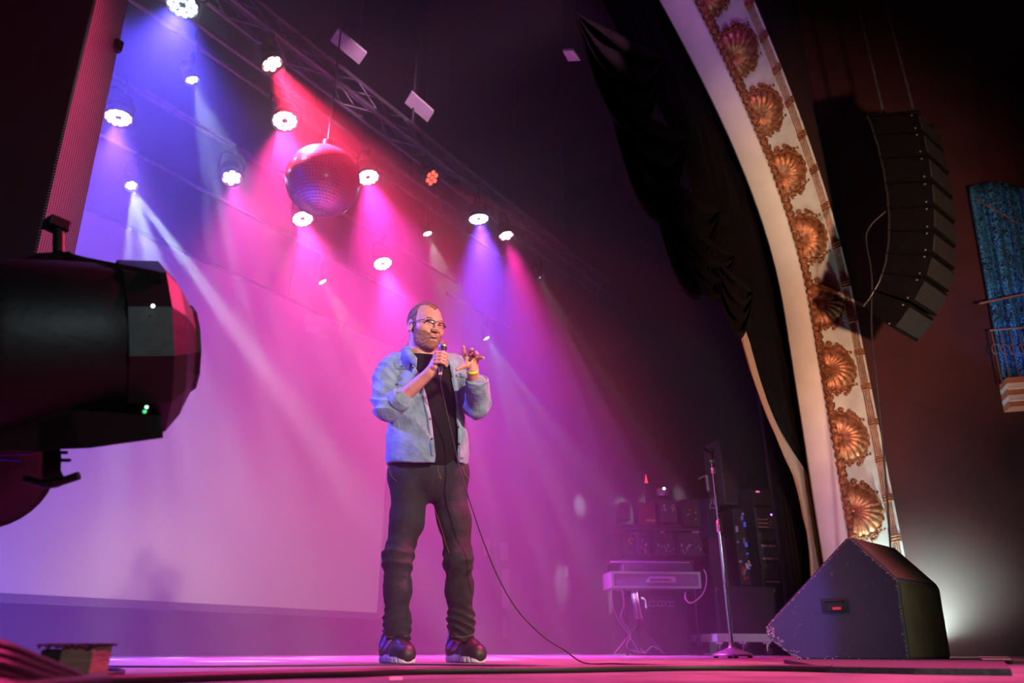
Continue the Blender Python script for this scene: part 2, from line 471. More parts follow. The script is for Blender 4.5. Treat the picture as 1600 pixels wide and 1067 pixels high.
obj('frieze', sweep([(0, YE), (.03, YE-.02), (GO, YO), (GO+.01, YO-.01)], 0, ALEN), M_['panelw'], arch)
mb = MB()
mb.box((9.6, YR+.12, 0), (XS+.2, YR+.3, 8.4)); mb.box((-4.2, YR+.12, 0), (XC-(XJ-XC)-1, YR+.3, 8.4)); mb.box((XC-(XJ-XC)-1, YR+.12, 6.9), (9.6, YR+.3, 8.4))
tag(obj('wall_proscenium', mb, M_['blackmat'], origin=(0, 0, 0)), kind='structure')
# audience-side wall: round the arch, then splayed towards the seats
rows = []
for i in range(161):
    l = ALEN*i/160
    p = sec(l, GO+.015, YO-.01); q = sec(l, 3.2, YO-.01)
    rows.append([p, q])
mbw = MB().grid(rows, False)
tag(obj('wall_front', mbw, M_['redwall'], origin=(0, 0, 0), solid=.02), kind='structure')
WA = Vector((XJ+GO+.10, YO-.02, 0)); WDIR = Vector((.324, -1, 0)).normalized(); WN = Vector((-1, -.324, 0)).normalized()
mb = MB(); L = 8
a, b = WA, WA+WDIR*L
off = -WN*.25
mb.add([a+Vector((0, 0, -1.2)), b+Vector((0, 0, -1.2)), b+Vector((0, 0, 9)), a+Vector((0, 0, 9)), a+off+Vector((0, 0, -1.2)), b+off+Vector((0, 0, -1.2)), b+off+Vector((0, 0, 9)), a+off+Vector((0, 0, 9))],
       [(0, 1, 2, 3), (7, 6, 5, 4), (0, 3, 7, 4), (1, 5, 6, 2), (3, 2, 6, 7), (0, 4, 5, 1)])
tag(obj('wall_house', mb, M_['redwall'], origin=(0, 0, 0)), kind='structure')

# gilded mouldings, shells and sprays on the frieze
nrm_f = None
def fr(l, u, h=0, dl=0):
    """point on the frieze: u 0..1 across (0 = inner edge), h above its face"""
    p, n, t = arch_at(l)
    g = .03+(GO-.03)*u; y = (YE-.02)+(YO-YE+.02)*u
    w = Vector((n.x*(GO-.03), YO-YE+.02, n.z*(GO-.03))).normalized()
    fn = w.cross(t); 
    if fn.y > 0: fn = -fn
    return Vector((p.x+n.x*g, y, p.z+n.z*g))+fn*h+t*dl, w, t, fn
LMAX = 12.3                          # past the crown there is nothing in view
# rope of foliage on the inner edge: lumpy tube
random.seed(3)
pts = []; rad = []; l = 0
while l < LMAX:
    c, w_, t_, f_ = fr(l, .055, .012); pts.append(c); rad.append(.038+.010*math.sin(l*70)+.008*random.random()); l += .022
rope = MB().tube(pts, rad, 12)
k = 0; l = .05
while l < LMAX:
    for s in (-1, 0, 1):
        c, w_, t_, f_ = fr(l+.02*s, .055, .012)
        d = (f_*1.0+w_*s*.9).normalized(); e = c+d*.038
        Mr = Matrix(((t_.x, w_.x, f_.x), (t_.y, w_.y, f_.y), (t_.z, w_.z, f_.z)))
        rope.sph(e, (.034, .013, .012), (Mr @ Matrix.Rotation(s*.7, 3, 'Z')).to_4x4(), 8)
    l += .085
obj('leaf_rope', rope, M_['goldd'], arch)
# reeded outer moulding with ribbon ties
for j in range(4):
    u = .85+.042*j
    mb = MB().tube([fr(l, u, .008)[0] for l in np.arange(0, LMAX, .08)], .0060, 8)
    obj('reed', mb, M_['gold'] if j != 1 else M_['gold'], arch)
obj('outer_bead', MB().tube([fr(l, 1.02, .0)[0] for l in np.arange(0, LMAX, .08)], .016, 8), M_['panelw'], arch)
l = .28
while l < LMAX:
    mb = MB()
    for q in range(3):
        row = [fr(l+(q-1)*.026+.035*(u-.92)*6*.5, u, .012+.014*math.sin(math.pi*(u-.82)/.20))[0] for u in np.linspace(.82, 1.03, 9)]
        mb.tube(row, .0115, 8)
    obj('ribbon_tie', mb, M_['goldd'], arch)
    l += .395
# scallop shell
def shell(l):
    c0, w_, t_, f_ = fr(l, .12, .01)
    nr, nc = 13, 73; rad_ = .296
    rows = []
    for i in range(nr):
        r = i/(nr-1); row = []
        for j in range(nc):
            a = R(-100)+R(200)*j/(nc-1)
            rib = abs(math.cos(a*10.8))
            rr = rad_*(.10+.90*r)*(1+.045*rib*r)*(1-.20*(1-math.cos(a))**1.0*.55)
            hgt = .095*math.sin(math.pi*min(1, r*.78+.10))**.8*(.45+.55*math.cos(a*.80))+.011*rib*r+.004
            if r > .93: hgt *= .72
            row.append(c0+w_*(rr*math.cos(a)*.92)+t_*(rr*math.sin(a)*.90)+f_*hgt)
        rows.append(row)
    mb = MB().grid(rows, True)
    # rim back down to the wall and outer ruffle
    edge = [rows[-1], [c0+w_*((p-c0).dot(w_)*1.02)+t_*((p-c0).dot(t_)*1.02)+f_*.0 for p in rows[-1]]]
    mb.grid(edge, True)
    ruff = MB()
    rw = []
    for kx, hh in ((.97, .010), (1.04, .034), (1.10, .022), (1.12, 0)):
        rw.append([c0+w_*((p-c0).dot(w_)*kx+.002)+t_*((p-c0).dot(t_)*kx)+f_*(hh*(1+.22*math.sin(j*.9))) for j, p in enumerate(rows[-1])])
    o = obj('shell', mb, M_['gold'], arch)
    ruff.grid(rw[0:4], True); obj('shell_ruffle', ruff, M_['goldd'], o)
    hb = MB(); hb.sph(c0+f_*.03, (.030, .030, .030), n=12)
    for s in (-1, 1): hb.sph(c0+f_*.02+t_*s*.045+w_*.0, .018, n=8)
    obj('shell_hinge', hb, M_['goldd'], o)
def spray(l, flip):
    """curling acanthus sprays and buds between two shells"""
    mb = MB()
    def c(u, dl, h=.02): return fr(l, u, h, dl*.62)[0]
    stem = smooth_path([c(.14, -.10*flip, .02), c(.24, -.04*flip, .035), c(.38, .0, .03), (c(.54, -.035*flip, .03)), c(.66, -.10*flip, .025), c(.60, -.14*flip, .02)], 6)
    mb.tube(stem, [.010+.006*math.sin(i*1.7) for i in range(len(stem))], 8)
    for i, t in enumerate(np.linspace(.15, .97, 7)):
        p = stem[int(t*(len(stem)-1))]
        mb.sph(p+Vector((0, -.012, .0))+fr(l, .4)[1]*(.02 if i % 2 else -.02), (.013, .010, .024-.001*i), n=8)
    curl = [c(.26+.055*math.cos(a)*(1-a/9), .06*flip+.055*math.sin(a)*(1-a/9), .02) for a in np.linspace(0, 5.2, 16)]
    mb.tube(curl, [.016-.0005*i for i in range(16)], 8)
    for u, dl, r in ((.28, .02, .026), (.45, .055, .024), (.20, -.055, .020), (.52, .02, .018)):
        mb.sph(c(u, dl*flip, .02), (r, r*.9, r), n=10)
    obj('acanthus_spray', mb, M_['goldd'], arch)
l = .58; kk = 0
SHELL_STEP = .76
while l < LMAX:
    shell(l)
    spray(l+SHELL_STEP*.5-.13, 1); spray(l+SHELL_STEP*.5+.13, -1)
    l += SHELL_STEP; kk += 1
# ---------------------------------------------------------------- haze in the stage house
hm = bpy.data.materials.new('stage_haze'); hm.use_nodes = True; nt = hm.node_tree; nt.nodes.clear()
o_ = nt.nodes.new('ShaderNodeOutputMaterial'); v_ = nt.nodes.new('ShaderNodeVolumeScatter')
v_.inputs['Density'].default_value = .050; v_.inputs['Anisotropy'].default_value = .55
nt.links.new(v_.outputs[0], o_.inputs['Volume'])
hz = obj('stage_haze', MB().box((-3.9, 2.02, .003), (XS-.02, YB-.02, 7.9)), hm, origin=(0, 0, 0))
tag(hz, 'thin theatrical haze filling the stage behind the arch', 'haze', kind='stuff')
# ---------------------------------------------------------------- the performer
F32 = np.float32
m_denim = mat('washed_denim', (.17,.27,.36), .85, noise=.22, nscale=14, bump=.5, bscale=60, sheen=.1)
m_tee = mat('black_cotton', (.007,.005,.006), .95, spec=.2, bump=.15, bscale=60)
m_jeans = mat('charcoal_denim', (.012,.014,.021), .85, noise=.5, nscale=9, bump=.45, bscale=70)
m_hair = mat('brown_hair', (.24,.12,.08), .8, noise=.5, nscale=60, bump=.9, bscale=500)
m_beard = mat('ginger_brown_beard', (.36,.17,.10), .9, noise=.35, nscale=160, bump=.8, bscale=600)
m_teeth = mat('teeth', (.75,.70,.62), .3)
m_mouth = mat('mouth_inside', (.12,.02,.02), .6)
m_lips = mat('lips', (.50,.17,.14), .45)
m_glass_f = mat('glasses_frame', (.018,.012,.012), .3)
m_lens = bpy.data.materials.new('clear_lens'); m_lens.use_nodes = True
_n = m_lens.node_tree; _n.nodes.clear()
_o = _n.nodes.new('ShaderNodeOutputMaterial'); _mx = _n.nodes.new('ShaderNodeMixShader'); _t = _n.nodes.new('ShaderNodeBsdfTransparent'); _g = _n.nodes.new('ShaderNodeBsdfGlossy')
_g.inputs['Roughness'].default_value = .03; _mx.inputs[0].default_value = .06
_n.links.new(_t.outputs[0], _mx.inputs[1]); _n.links.new(_g.outputs[0], _mx.inputs[2]); _n.links.new(_mx.outputs[0], _o.inputs[0])
m_eye = mat('eye', (.70,.68,.66), .2)
m_iris = mat('iris', (.06,.035,.02), .2)
m_band = mat('yellow_wristband', (.72,.85,.05), .5)
m_stitch = mat('tan_stitching', (.30,.17,.08), .8)
m_button = mat('dark_button', (.05,.03,.03), .35)
m_shoe = mat('black_shoe_leather', (.012,.011,.016), .45, bump=.1, bscale=60)
m_shoep = mat('violet_shoe_panel', (.14,.10,.75), .45)
m_shoer = mat('coral_shoe_piping', (.85,.10,.10), .5)
m_sole = mat('white_shoe_sole', (.62,.62,.72), .5)
m_soleb = mat('black_shoe_sole', (.014,.013,.016), .5)

HS = 1.09; YAW = R(38)
HC0 = np.array(cab(664.5, 512.5, 3.66), F32)
_pt = R(-8)
HY = np.array((math.sin(YAW)*math.cos(_pt), -math.cos(YAW)*math.cos(_pt), math.sin(_pt)), F32)
HX = np.array((-math.cos(YAW), -math.sin(YAW), 0), F32)
HZ = np.cross(HX, HY).astype(F32)
HM = np.stack([HX, HY, HZ], 1)                 # local -> camera frame
def to_head(P): return ((P-HC0)@HM)/HS
def from_head(p): return HC0+HM@(np.array(p, F32)*HS)
MHEAD = MCAM @ Matrix.Translation(V3(HC0)) @ Matrix([[*HM[0], 0], [*HM[1], 0], [*HM[2], 0], [0, 0, 0, 1]]) @ Matrix.Scale(HS, 4)

def head_base(Q):
    d = s_ell(Q, (0, -.018, .040), (.077, .100, .092))
    d = smin(d, s_ell(Q, (0, .030, -.012), (.066, .060, .090)), .04)
    d = smin(d, s_ell(Q, (0, .026, -.072), (.058, .056, .046)), .035)
    d = smin(d, s_ell(Q, (0, .072, -.100), (.024, .022, .020)), .03)
    for s in (-1, 1):
        d = smin(d, s_ell(Q, (s*.043, .058, -.020), (.026, .025, .022)), .025)
    d = smin(d, s_cone(Q, (-.034, .078, .026), (.034, .078, .026), .014, .014), .02)
    return d
def head_sdf(P):
    Q = to_head(P)
    d = head_base(Q)
    for s in (-1, 1):
        d = smax(d, -s_ell(Q, (s*.032, .100, .004), (.020, .016, .013)), .016)
        d = smin(d, s_ell(Q, (s*.032, .078, .003), (.0145, .0140, .0135)), .004)
        # lids
        d = smin(d, s_cone(Q, (s*.018, .090, .0088), (s*.046, .084, .0078), .0056, .0052), .005)
        d = smin(d, s_cone(Q, (s*.019, .089, -.0058), (s*.045, .083, -.0055), .0045, .0045), .006)
    # nose
    d = smin(d, s_cone(Q, (0, .085, .018), (0, .107, -.022), .0075, .0098), .012)
    d = smin(d, s_ell(Q, (0, .110, -.026), (.0098, .0100, .0088)), .008)
    for s in (-1, 1):
        d = smin(d, s_ell(Q, (s*.0125, .102, -.031), (.0085, .011, .0080)), .007)
        d = smax(d, -s_ell(Q, (s*.0065, .107, -.041), (.0028, .0045, .0035)), .003)
    # open mouth, lips
    lipc = s_ell(Q, (0, .083, -.066), (.029, .022, .021))
    d = smin(d, lipc, .016)
    d = smin(d, s_cone(Q, (-.020, .092, -.052), (.020, .092, -.052), .0050, .0050), .006)
    d = smin(d, s_cone(Q, (-.017, .094, -.082), (.017, .094, -.082), .0058, .0058), .007)
    d = smax(d, -s_ell(Q, (0, .100, -.067), (.0215, .030, .0125)), .004)
    # ears
    for s in (-1, 1):
        e = s_ell(Q, (s*.080, -.012, -.006), (.010, .020, .034))
        e = smax(e, -s_ell(Q, (s*.090, -.006, -.004), (.008, .012, .022)), .005)
        d = smin(d, e, .008)
    return d*HS
NK0 = from_head((0, -.03, -.05)); NK1 = np.array(cab(657, 572, 3.71), F32)
def neck_sdf(P):
    d = s_cone(P, NK0, NK1, .066, .080)
    d = smin(d, s_cone(P, cab(628, 574, 3.72), cab(700, 574, 3.72), .055, .055), .05)
    return d
def skin_head(P): return smin(head_sdf(P), neck_sdf(P), .02)

B_ = {}   # joints
RS = cab(611, 575, 3.70); RE = cab(610, 637, 3.60); RW = cab(672, 582, 3.48)
LS = cab(722, 580, 3.72); LE = cab(746, 638, 3.60); LW = cab(738.5, 579, 3.42)

def finger(P, pts, rs, k=.004): return s_chain(P, pts, rs, k)
# hand round the microphone: the mic axis runs from MB0 (tail) to MB1 (ball)
MB0 = np.array(cab(688.5, 583, 3.425), F32); MB1 = np.array(cab(692.8, 537.5, 3.50), F32)
def mic_pt(t, r=0, ang=0):
    ax = (MB1-MB0)/np.linalg.norm(MB1-MB0)
    u = np.array((1, 0, 0), F32)-ax*ax[0]; u /= np.linalg.norm(u); v = np.cross(ax, u)
    return MB0+(MB1-MB0)*t+(u*math.cos(ang)+v*math.sin(ang))*r
def sk_rarm(P):
    d = s_cone(P, RE, RW, .042, .029)
    d = smin(d, s_cone(P, RS, RE, .042, .040), .02)
    wr = np.array(RW, F32)
    pc = mic_pt(.38, .030, math.pi*.98)                 # palm beside the barrel
    d = smin(d, s_cone(P, wr, pc, .027, .026, ((.3, -.9, .3), .75)), .012)
    d = smin(d, s_cone(P, mic_pt(.25, .034, math.pi*.95), mic_pt(.53, .031, math.pi*.95), .0185, .019), .012)
    # four fingers closed round the barrel, seen from the camera side (v is away from the lens)
    for i, t in enumerate((.565, .455, .345, .24)):
        L = (.0, .0, .0, .0)[i]
        a0 = math.pi*1.0
        pts = [mic_pt(t+.02, .038, a0), mic_pt(t+.015, .034, a0+.75), mic_pt(t, .029, a0+1.55), mic_pt(t-.005, .026, a0+2.35), mic_pt(t-.01, .0245, a0+3.0)]
        if s_side > 0: pass
        rr = (.0100, .0098, .0092, .0085, .0075)
        rr = [x*(1.04, 1.05, 1.0, .9)[i] for x in rr]
        d = smin(d, finger(P, pts, rr), .0035)
    # thumb up the other side
    pts = [mic_pt(.38, .036, math.pi*.85), mic_pt(.52, .033, math.pi*.62), mic_pt(.61, .028, math.pi*.40), mic_pt(.645, .026, math.pi*.12)]
    d = smin(d, finger(P, pts, (.0125, .0115, .0105, .009)), .006)
    return d
s_side = 1

def hp(px, py, b): return np.array(cab(px, py, b), F32)
def sk_larm(P):
    d = s_cone(P, LE, LW, .042, .028)
    d = smin(d, s_cone(P, LS, LE, .042, .040), .02)
    pb = 3.40
    # palm: a slab between wrist and knuckles
    d = smin(d, s_cone(P, hp(738.5, 577, 3.415), hp(731, 560, pb-.01), .022, .0135, ((0, 1, .2), .8)), .012)
    d = smin(d, s_cone(P, hp(739, 577, 3.415), hp(737, 558, pb-.01), .022, .0135, ((0, 1, .2), .8)), .012)
    d = smin(d, s_cone(P, hp(740, 577, 3.415), hp(743, 561, pb-.01), .022, .0135, ((0, 1, .2), .8)), .012)
    d = smin(d, s_ell(P, hp(731, 568, pb-.015), (.020, .014, .022)), .01)       # ball of the thumb
    # thumb out to the side, index up, middle bent, ring curled, little finger outwards
    d = smin(d, finger(P, [hp(732, 571, pb), hp(725.5, 571.5, pb-.03), hp(719, 574.5, pb-.055), hp(713.8, 577.0, pb-.07)], (.0140, .0122, .0105, .0088)), .008)
    d = smin(d, finger(P, [hp(728.5, 562, pb), hp(726, 555.5, pb-.02), hp(724.7, 548.5, pb-.035), hp(724.2, 541.8, pb-.055)], (.0110, .0100, .0092, .0080)), .005)
    d = smin(d, finger(P, [hp(734, 560, pb), hp(734.8, 553, pb-.025), hp(735.6, 547.5, pb-.045), hp(737.0, 545.5, pb-.075)], (.0110, .0102, .0094, .0084)), .005)
    d = smin(d, finger(P, [hp(739.5, 560, pb), hp(741.8, 554.5, pb-.028), hp(743.4, 551, pb-.05), hp(745.5, 553.0, pb-.078)], (.0106, .0098, .0092, .0082)), .005)
    d = smin(d, finger(P, [hp(743.5, 564, pb), hp(746.5, 559.8, pb-.02), hp(750.8, 558.8, pb-.035), hp(755.0, 559.2, pb-.048)], (.0100, .0090, .0082, .0072)), .005)
    return d

# legs
RH = cab(640, 752, 3.74); RK = cab(621, 872, 3.66); RA = cab(621, 1003, 3.74)
LH = cab(700, 752, 3.76); LK = cab(716, 872, 3.72); LA = cab(722, 1001, 3.88)
def torso_core(P):
    d = s_ell(P, cab(664, 612, 3.73), (.185, .120, .21))
    d = smin(d, s_ell(P, cab(668, 690, 3.73), (.165, .122, .20)), .08)
    d = smin(d, s_cone(P, cab(617, 578, 3.72), cab(715, 580, 3.73), .062, .060), .05)
    return d
def body_core(P):
    d = torso_core(P)
    d = smin(d, s_ell(P, cab(669, 738, 3.75), (.165, .115, .12)), .06)
    for h_, k_, a_ in ((RH, RK, RA), (LH, LK, LA)):
        d = smin(d, s_chain(P, [h_, k_, a_], [.078, .052, .034], .03), .04)
    return d
pc = np.array(cab(668, 735, 3.75))
person = sdf_mesh(skin_head, (HC0[0]-.17, HC0[1]-.17, HC0[2]-.40), (HC0[0]+.17, HC0[1]+.17, HC0[2]+.17), .0027, MCAM)
def bbox(pts, pad): 
    A = np.array(pts); return A.min(0)-pad, A.max(0)+pad
lo, hi = bbox([RE, RW, MB0, MB1], .062); join(person, sdf_mesh(sk_rarm, lo, hi, .0021, MCAM))
lo, hi = bbox([LE, LW, hp(713, 577, 3.33), hp(755, 541, 3.33)], .062); join(person, sdf_mesh(sk_larm, lo, hi, .0021, MCAM))
def coarse(P):
    d = body_core(P)
    d = smin(d, s_chain(P, [RS, RE], [.045, .036]), .03); d = smin(d, s_chain(P, [LS, LE], [.045, .036]), .03)
    return d
join(person, sdf_mesh(coarse, (pc[0]-.40, 3.45, .08), (pc[0]+.40, 4.0, 1.52), .012, MCAM))
man = obj('person', person, M_['skin'], origin=tuple(W(pc[0], 3.78, 0)))
tag(man, 'bearded man in glasses, open denim shirt and dark jeans speaking into a microphone', 'person')

# ---- head details (children)
def hpnt(x, y, z): return MHEAD @ Vector((x, y, z))
def hair_sdf(P):
    Q = to_head(P)
    d = s_ell(Q, (0, -.020, .042), (.0795, .1015, .0945)) + .0012*nz(Q, 300)
    d = smin(d, head_base(Q)-.0028-.001*nz(Q, 300), .006)
    # hairline: a point over the brow, receding at the temples, down past the ears
    ax_ = np.abs(Q[..., 0])
    yl = np.interp(ax_, [0, .018, .034, .050, .064, .078], [.078, .066, .038, .020, .020, .032]).astype(F32)
    zz = np.interp(Q[..., 2], [-.03, .03, .09, .14], [.012, .002, 0, -.004]).astype(F32)
    d = smax(d, (Q[..., 1]-yl-zz)*.7-.0018*nz(Q, 240, 2), .005)
    d = smax(d, .060-Q[..., 2]-.9*np.maximum(ax_-.052, 0)*4-np.maximum(.02-Q[..., 1], 0)*3, .008)
    d = smax(d, -(Q[..., 2]+.035-.2*np.maximum(-Q[..., 1]-.02, 0)*-1), .006)
    d = smax(d, -s_ell(Q, (.085, -.012, -.008), (.02, .021, .034)), .004)
    d = smax(d, -s_ell(Q, (-.085, -.012, -.008), (.02, .021, .034)), .004)
    inner = s_ell(Q, (0, -.018, .040), (.074, .096, .089))
    return smax(d, -inner, .001)*HS
hl = HC0-.16; hh = HC0+.17
hair = obj('hair', sdf_mesh(hair_sdf, hl, hh, .0026, MCAM), m_hair, man)
def beard_sdf(P):
    Q = to_head(P)
    base = head_base(Q)
    base = smin(base, s_ell(Q, (0, .083, -.066), (.029, .022, .021)), .016)
    d = base-.0026-.0014*nz(Q, 240, 1.3)+.004*np.clip((Q[..., 2]+.045)/.04, 0, 1)
    top = Q[..., 2] - (-.022 - .42*np.maximum(Q[..., 1]-.035, 0)+1.6*np.maximum(.034-Q[..., 1], 0))-.004*nz(Q, 160, 3)  # cheek line falls forwards
    d = smax(d, top, .005)
    d = smax(d, -(Q[..., 1]-.006), .005)
    # moustache stays, lips and mouth are free
    d = smax(d, -s_ell(Q, (0, .104, -.067), (.0225, .032, .0175)), .003)
    d = smax(d, -(Q[..., 2]+.128), .005)
    return smax(d, -(base+.006), .001)*HS
beard = obj('beard', sdf_mesh(beard_sdf, hl, hh, .0026, MCAM), m_beard, man)
mb = MB()
mb.tube([hpnt(x, .112-9*x*x, -.0375-.0-8*x*x) for x in np.linspace(-.026, .026, 13)], [.0015+.0040*math.sin(math.pi*k/12)**.6 for k in range(13)], 8)
obj('moustache', mb, m_beard, man)
for s in (-1, 1):
    mb = MB()
    mb.tube([hpnt(s*x, .0945-1.2*(x-.03)**2*8, .0235+.004*math.sin((x-.012)*80)) for x in np.linspace(.014, .048, 9)], [.0010, .0020, .0026, .0028, .0028, .0025, .002, .0015, .0012], 7)
    obj('eyebrow', mb, m_hair, man)
for s in (-1, 1):
    mb = MB(); mb.sph(hpnt(s*.032, .0795, .003), .0135*HS, n=20)
    ey = obj('eye', mb, m_eye, man)
    mb = MB(); mb.sph(hpnt(s*.032+.002, .0885, .0015), (.0062, .0062, .0062), n=14)
    obj('iris', mb, m_iris, ey)
mb = MB(); mb.grid([[hpnt(x, .094-14*x*x, z) for x in np.linspace(-.017, .017, 12)] for z in (-.0535, -.0575, -.0625)])
obj('upper_teeth', mb, m_teeth, man, solid=.003)
mb = MB(); mb.grid([[hpnt(x, .092-14*x*x, z) for x in np.linspace(-.014, .014, 12)] for z in (-.0805, -.0765)])
obj('lower_teeth', mb, m_teeth, man, solid=.003)
mb = MB()
mb.tube([hpnt(x, .0975-10*x*x, -.0520-.3*abs(x)+.0012*math.cos(x*300)) for x in np.linspace(-.022, .022, 13)], [.0012+.0032*math.sin(math.pi*k/12)**.7 for k in range(13)], 8)
mb.tube([hpnt(x, .0985-10*x*x, -.0835+12*x*x) for x in np.linspace(-.020, .020, 13)], [.0012+.0042*math.sin(math.pi*k/12)**.7 for k in range(13)], 8)
obj('lips', mb, m_lips, man)

# ---- glasses
mb = MB(); lens = MB()
rims = MB()
for s in (-1, 1):
    cx = s*.0335
    def rim(a, g=1.0):
        x = .0225*math.cos(a)*g; z = .0165*math.sin(a)*g*(1.05 if math.sin(a) < 0 else .60)
        return hpnt(cx+x, .1165-7.5*abs(cx+x)**2, .0005+z)
    top = [rim(a) for a in np.linspace(0-.1, math.pi+.1, 17)]
    mb.tube(top, .0034*HS, 8)
    rims.tube([rim(a) for a in np.linspace(-math.pi+.1, -.1, 17)], .0007*HS, 6)
    c = hpnt(cx, .1160-7.5*cx*cx, -.001)
    n = 24; vs = [c]+[rim(2*math.pi*k/n) for k in range(n)]
    lens.add(vs, [(0, 1+k, 1+(k+1) % n) for k in range(n)], True)
    mb.tube([hpnt(s*.0585, .0900, .0085), hpnt(s*.070, .082, .0085), hpnt(s*.0785, .045, .0075), hpnt(s*.0835, .0, .007), hpnt(s*.083, -.022, -.002), hpnt(s*.081, -.030, -.018)], .0022*HS, 7)
mb.tube([hpnt(-.009, .1150, .006), hpnt(0, .1180, .0085), hpnt(.009, .1150, .006)], .0020*HS, 7)
gl = obj('glasses', mb, m_glass_f, man)
obj('lower_rims', rims, M_['alu'], gl)
obj('lenses', lens, m_lens, gl)

# ---- T-shirt
def tee_sdf(P):
    d = torso_core(P)-.012
    d = smin(d, s_ell(P, cab(668, 705, 3.73), (.172, .128, .20)), .05)
    d = d - .0035*nz(P, 16, .7) - .002*nz(P, 45, 2)
    d = smin(d, s_cone(P, NK0, NK1, .070, .085)-.006, .05)
    # round neckline
    cutp = (P[..., 2]-cab(661, 552, 3.62)[2])-(P[..., 1]-3.62)*.30+ (P[..., 0]-cab(661, 552, 3.62)[0])*.05
    d = smax(d, cutp, .006)
    d = smax(d, -(P[..., 2]-cab(668, 726, 3.62)[2]), .006)
    return d
tee = obj('t_shirt', sdf_mesh(tee_sdf, (pc[0]-.30, 3.5, .9), (pc[0]+.30, 3.95, 1.60), .006, MCAM), m_tee, man)

# ---- open denim shirt: hollow, with two front panels
ZHEM = cab(668, 717, 3.62)[2]; ZTOP = cab(660, 545, 3.66)[2]
def a_of(px, py): return cab(px, py, 3.60)[0], cab(px, py, 3.60)[2]
LN1 = [a_of(*p) for p in ((641, 543), (651, 575), (666, 615), (673, 650), (678, 690), (681, 716), (681, 740))]
LN2 = [a_of(*p) for p in ((690, 545), (699, 562), (708, 600), (713, 650), (715, 700), (716, 720), (717, 740))]
def line_at(L, Z):
    zs = [p[1] for p in L][::-1]; xs = [p[0] for p in L][::-1]
    return np.interp(Z, zs, xs)
def shirt_out(P):
    d = torso_core(P)-.026
    d = smin(d, s_ell(P, cab(668, 700, 3.73), (.205, .145, .22)), .06)
    h0 = cab(668, 722, 3.73)
    d = smin(d, s_cone(P, cab(664, 640, 3.73), h0, .13, .165, ((0, 1, 0), .8))-.03, .05)
    return d
def folds(P, amp=1.0):
    Q = P*np.array((1, 1, .55), F32)
    return amp*(.006*nz(Q, 13, .4)+.0030*nz(Q, 32, 1.9)+.008*fold(P, (.25, .1, .7), 60, 2.2, (1, 1, .4)))
def fold(P, dirn, f, ph=0.0, ax=(1, 1, .6)):
    Q = P*np.array(ax, F32)
    t = P@np.array(dirn, F32)
    w = np.clip(nz(P, 9, ph+.6)+.85, 0, 1)
    return w*(1-np.abs(np.sin(t*f*.5+2.6*nz(Q, 7, ph)+1.2*nz(Q, 17, ph+1))))**1.0
def sleeve_r(P):
    e1 = np.array(RE, F32); sh = np.array(RS, F32)
    d = s_chain(P, [cab(620, 572, 3.71), cab(604, 592, 3.68), cab(603, 620, 3.64), cab(607, 640, 3.605)], [.068, .071, .068, .064], .03)
    d = smin(d, s_cone(P, cab(606, 639, 3.605), cab(626, 626, 3.565), .062, .058), .03)
    # creases across the bend
    return d+.004-.014*fold(P, (.5, .1, .95), 115, .3)-.0035*nz(P, 34, 1.1)
def sleeve_l(P):
    d = s_chain(P, [cab(714, 581, 3.73), cab(734, 604, 3.69), cab(745, 634, 3.60)], [.062, .064, .063], .03)
    d = smin(d, s_cone(P, cab(745.5, 634, 3.60), cab(745.5, 606, 3.485), .063, .057), .025)
    return d+.004-.013*fold(P, (-.3, .5, .9), 110, 1.3)-.003*nz(P, 40, 2.1)
def shirt_sdf(P):
    body = shirt_out(P)-folds(P)
    hem = P[..., 2]-(ZHEM+.020*np.cos(P[..., 0]*9+.8)-.010+.05*np.maximum(P[..., 0]-line_at(LN2, ZHEM), 0)*-1.6)
    body = smax(body, -hem, .004)
    inner = smin(torso_core(P)-.014, shirt_out(P)+.009, .01)
    body = np.maximum(body, -(shirt_out(P)+.013-folds(P, .6)))
    A, Z = P[..., 0], P[..., 2]
    wv = .004*np.sin(Z*34)
    cut = np.maximum(np.maximum(line_at(LN1, Z)-A+wv, A-line_at(LN2, Z)+wv), P[..., 1]-3.72)
    body = smax(body, -cut, .003)
    # neck hole
    body = smin(body, smax(np.abs(s_cone(P, NK0, NK1, .078, .096)-.016)-.004, P[..., 2]-cab(650, 548, 3.70)[2]-.16*(P[..., 1]-3.66), .004), .01)
    body = smax(body, -cut, .003)
    sl = smin(sleeve_r(P), sleeve_l(P), .01)
    d = smin(body, sl, .02)
    return d
lo = np.array((pc[0]-.42, 3.38, ZHEM-.05)); hi = np.array((pc[0]+.42, 4.02, ZTOP+.10))
shirt = obj('denim_shirt', sdf_mesh(shirt_sdf, lo, hi, .0045, MCAM), m_denim, man)
# rolled cuffs
def cuff(c0, c1, r0, name='rolled_cuff', ph=0):
    c0 = np.array(c0, F32); c1 = np.array(c1, F32); ax = c1-c0; L = np.linalg.norm(ax); ax /= L
    def f(P):
        d = s_cone(P, c0, c1, r0, r0*.98)-.003*nz(P, 50, ph)
        q = (P-c0)@ax
        d = smax(d, smax(q-L, -q, .004), .008)
        return np.maximum(d, -(s_cone(P, c0-ax*.1, c1+ax*.1, r0-.011, r0-.011)))
    lo, hi = bbox([c0, c1], r0+.02)
    return obj(name, sdf_mesh(f, lo, hi, .0036, MCAM), m_denim, shirt)
cuff(cab(619, 630, 3.575), cab(630, 620.5, 3.55), .061, ph=.5)
cuff(cab(745.5, 606, 3.49), cab(745, 592, 3.455), .059, ph=1.5)
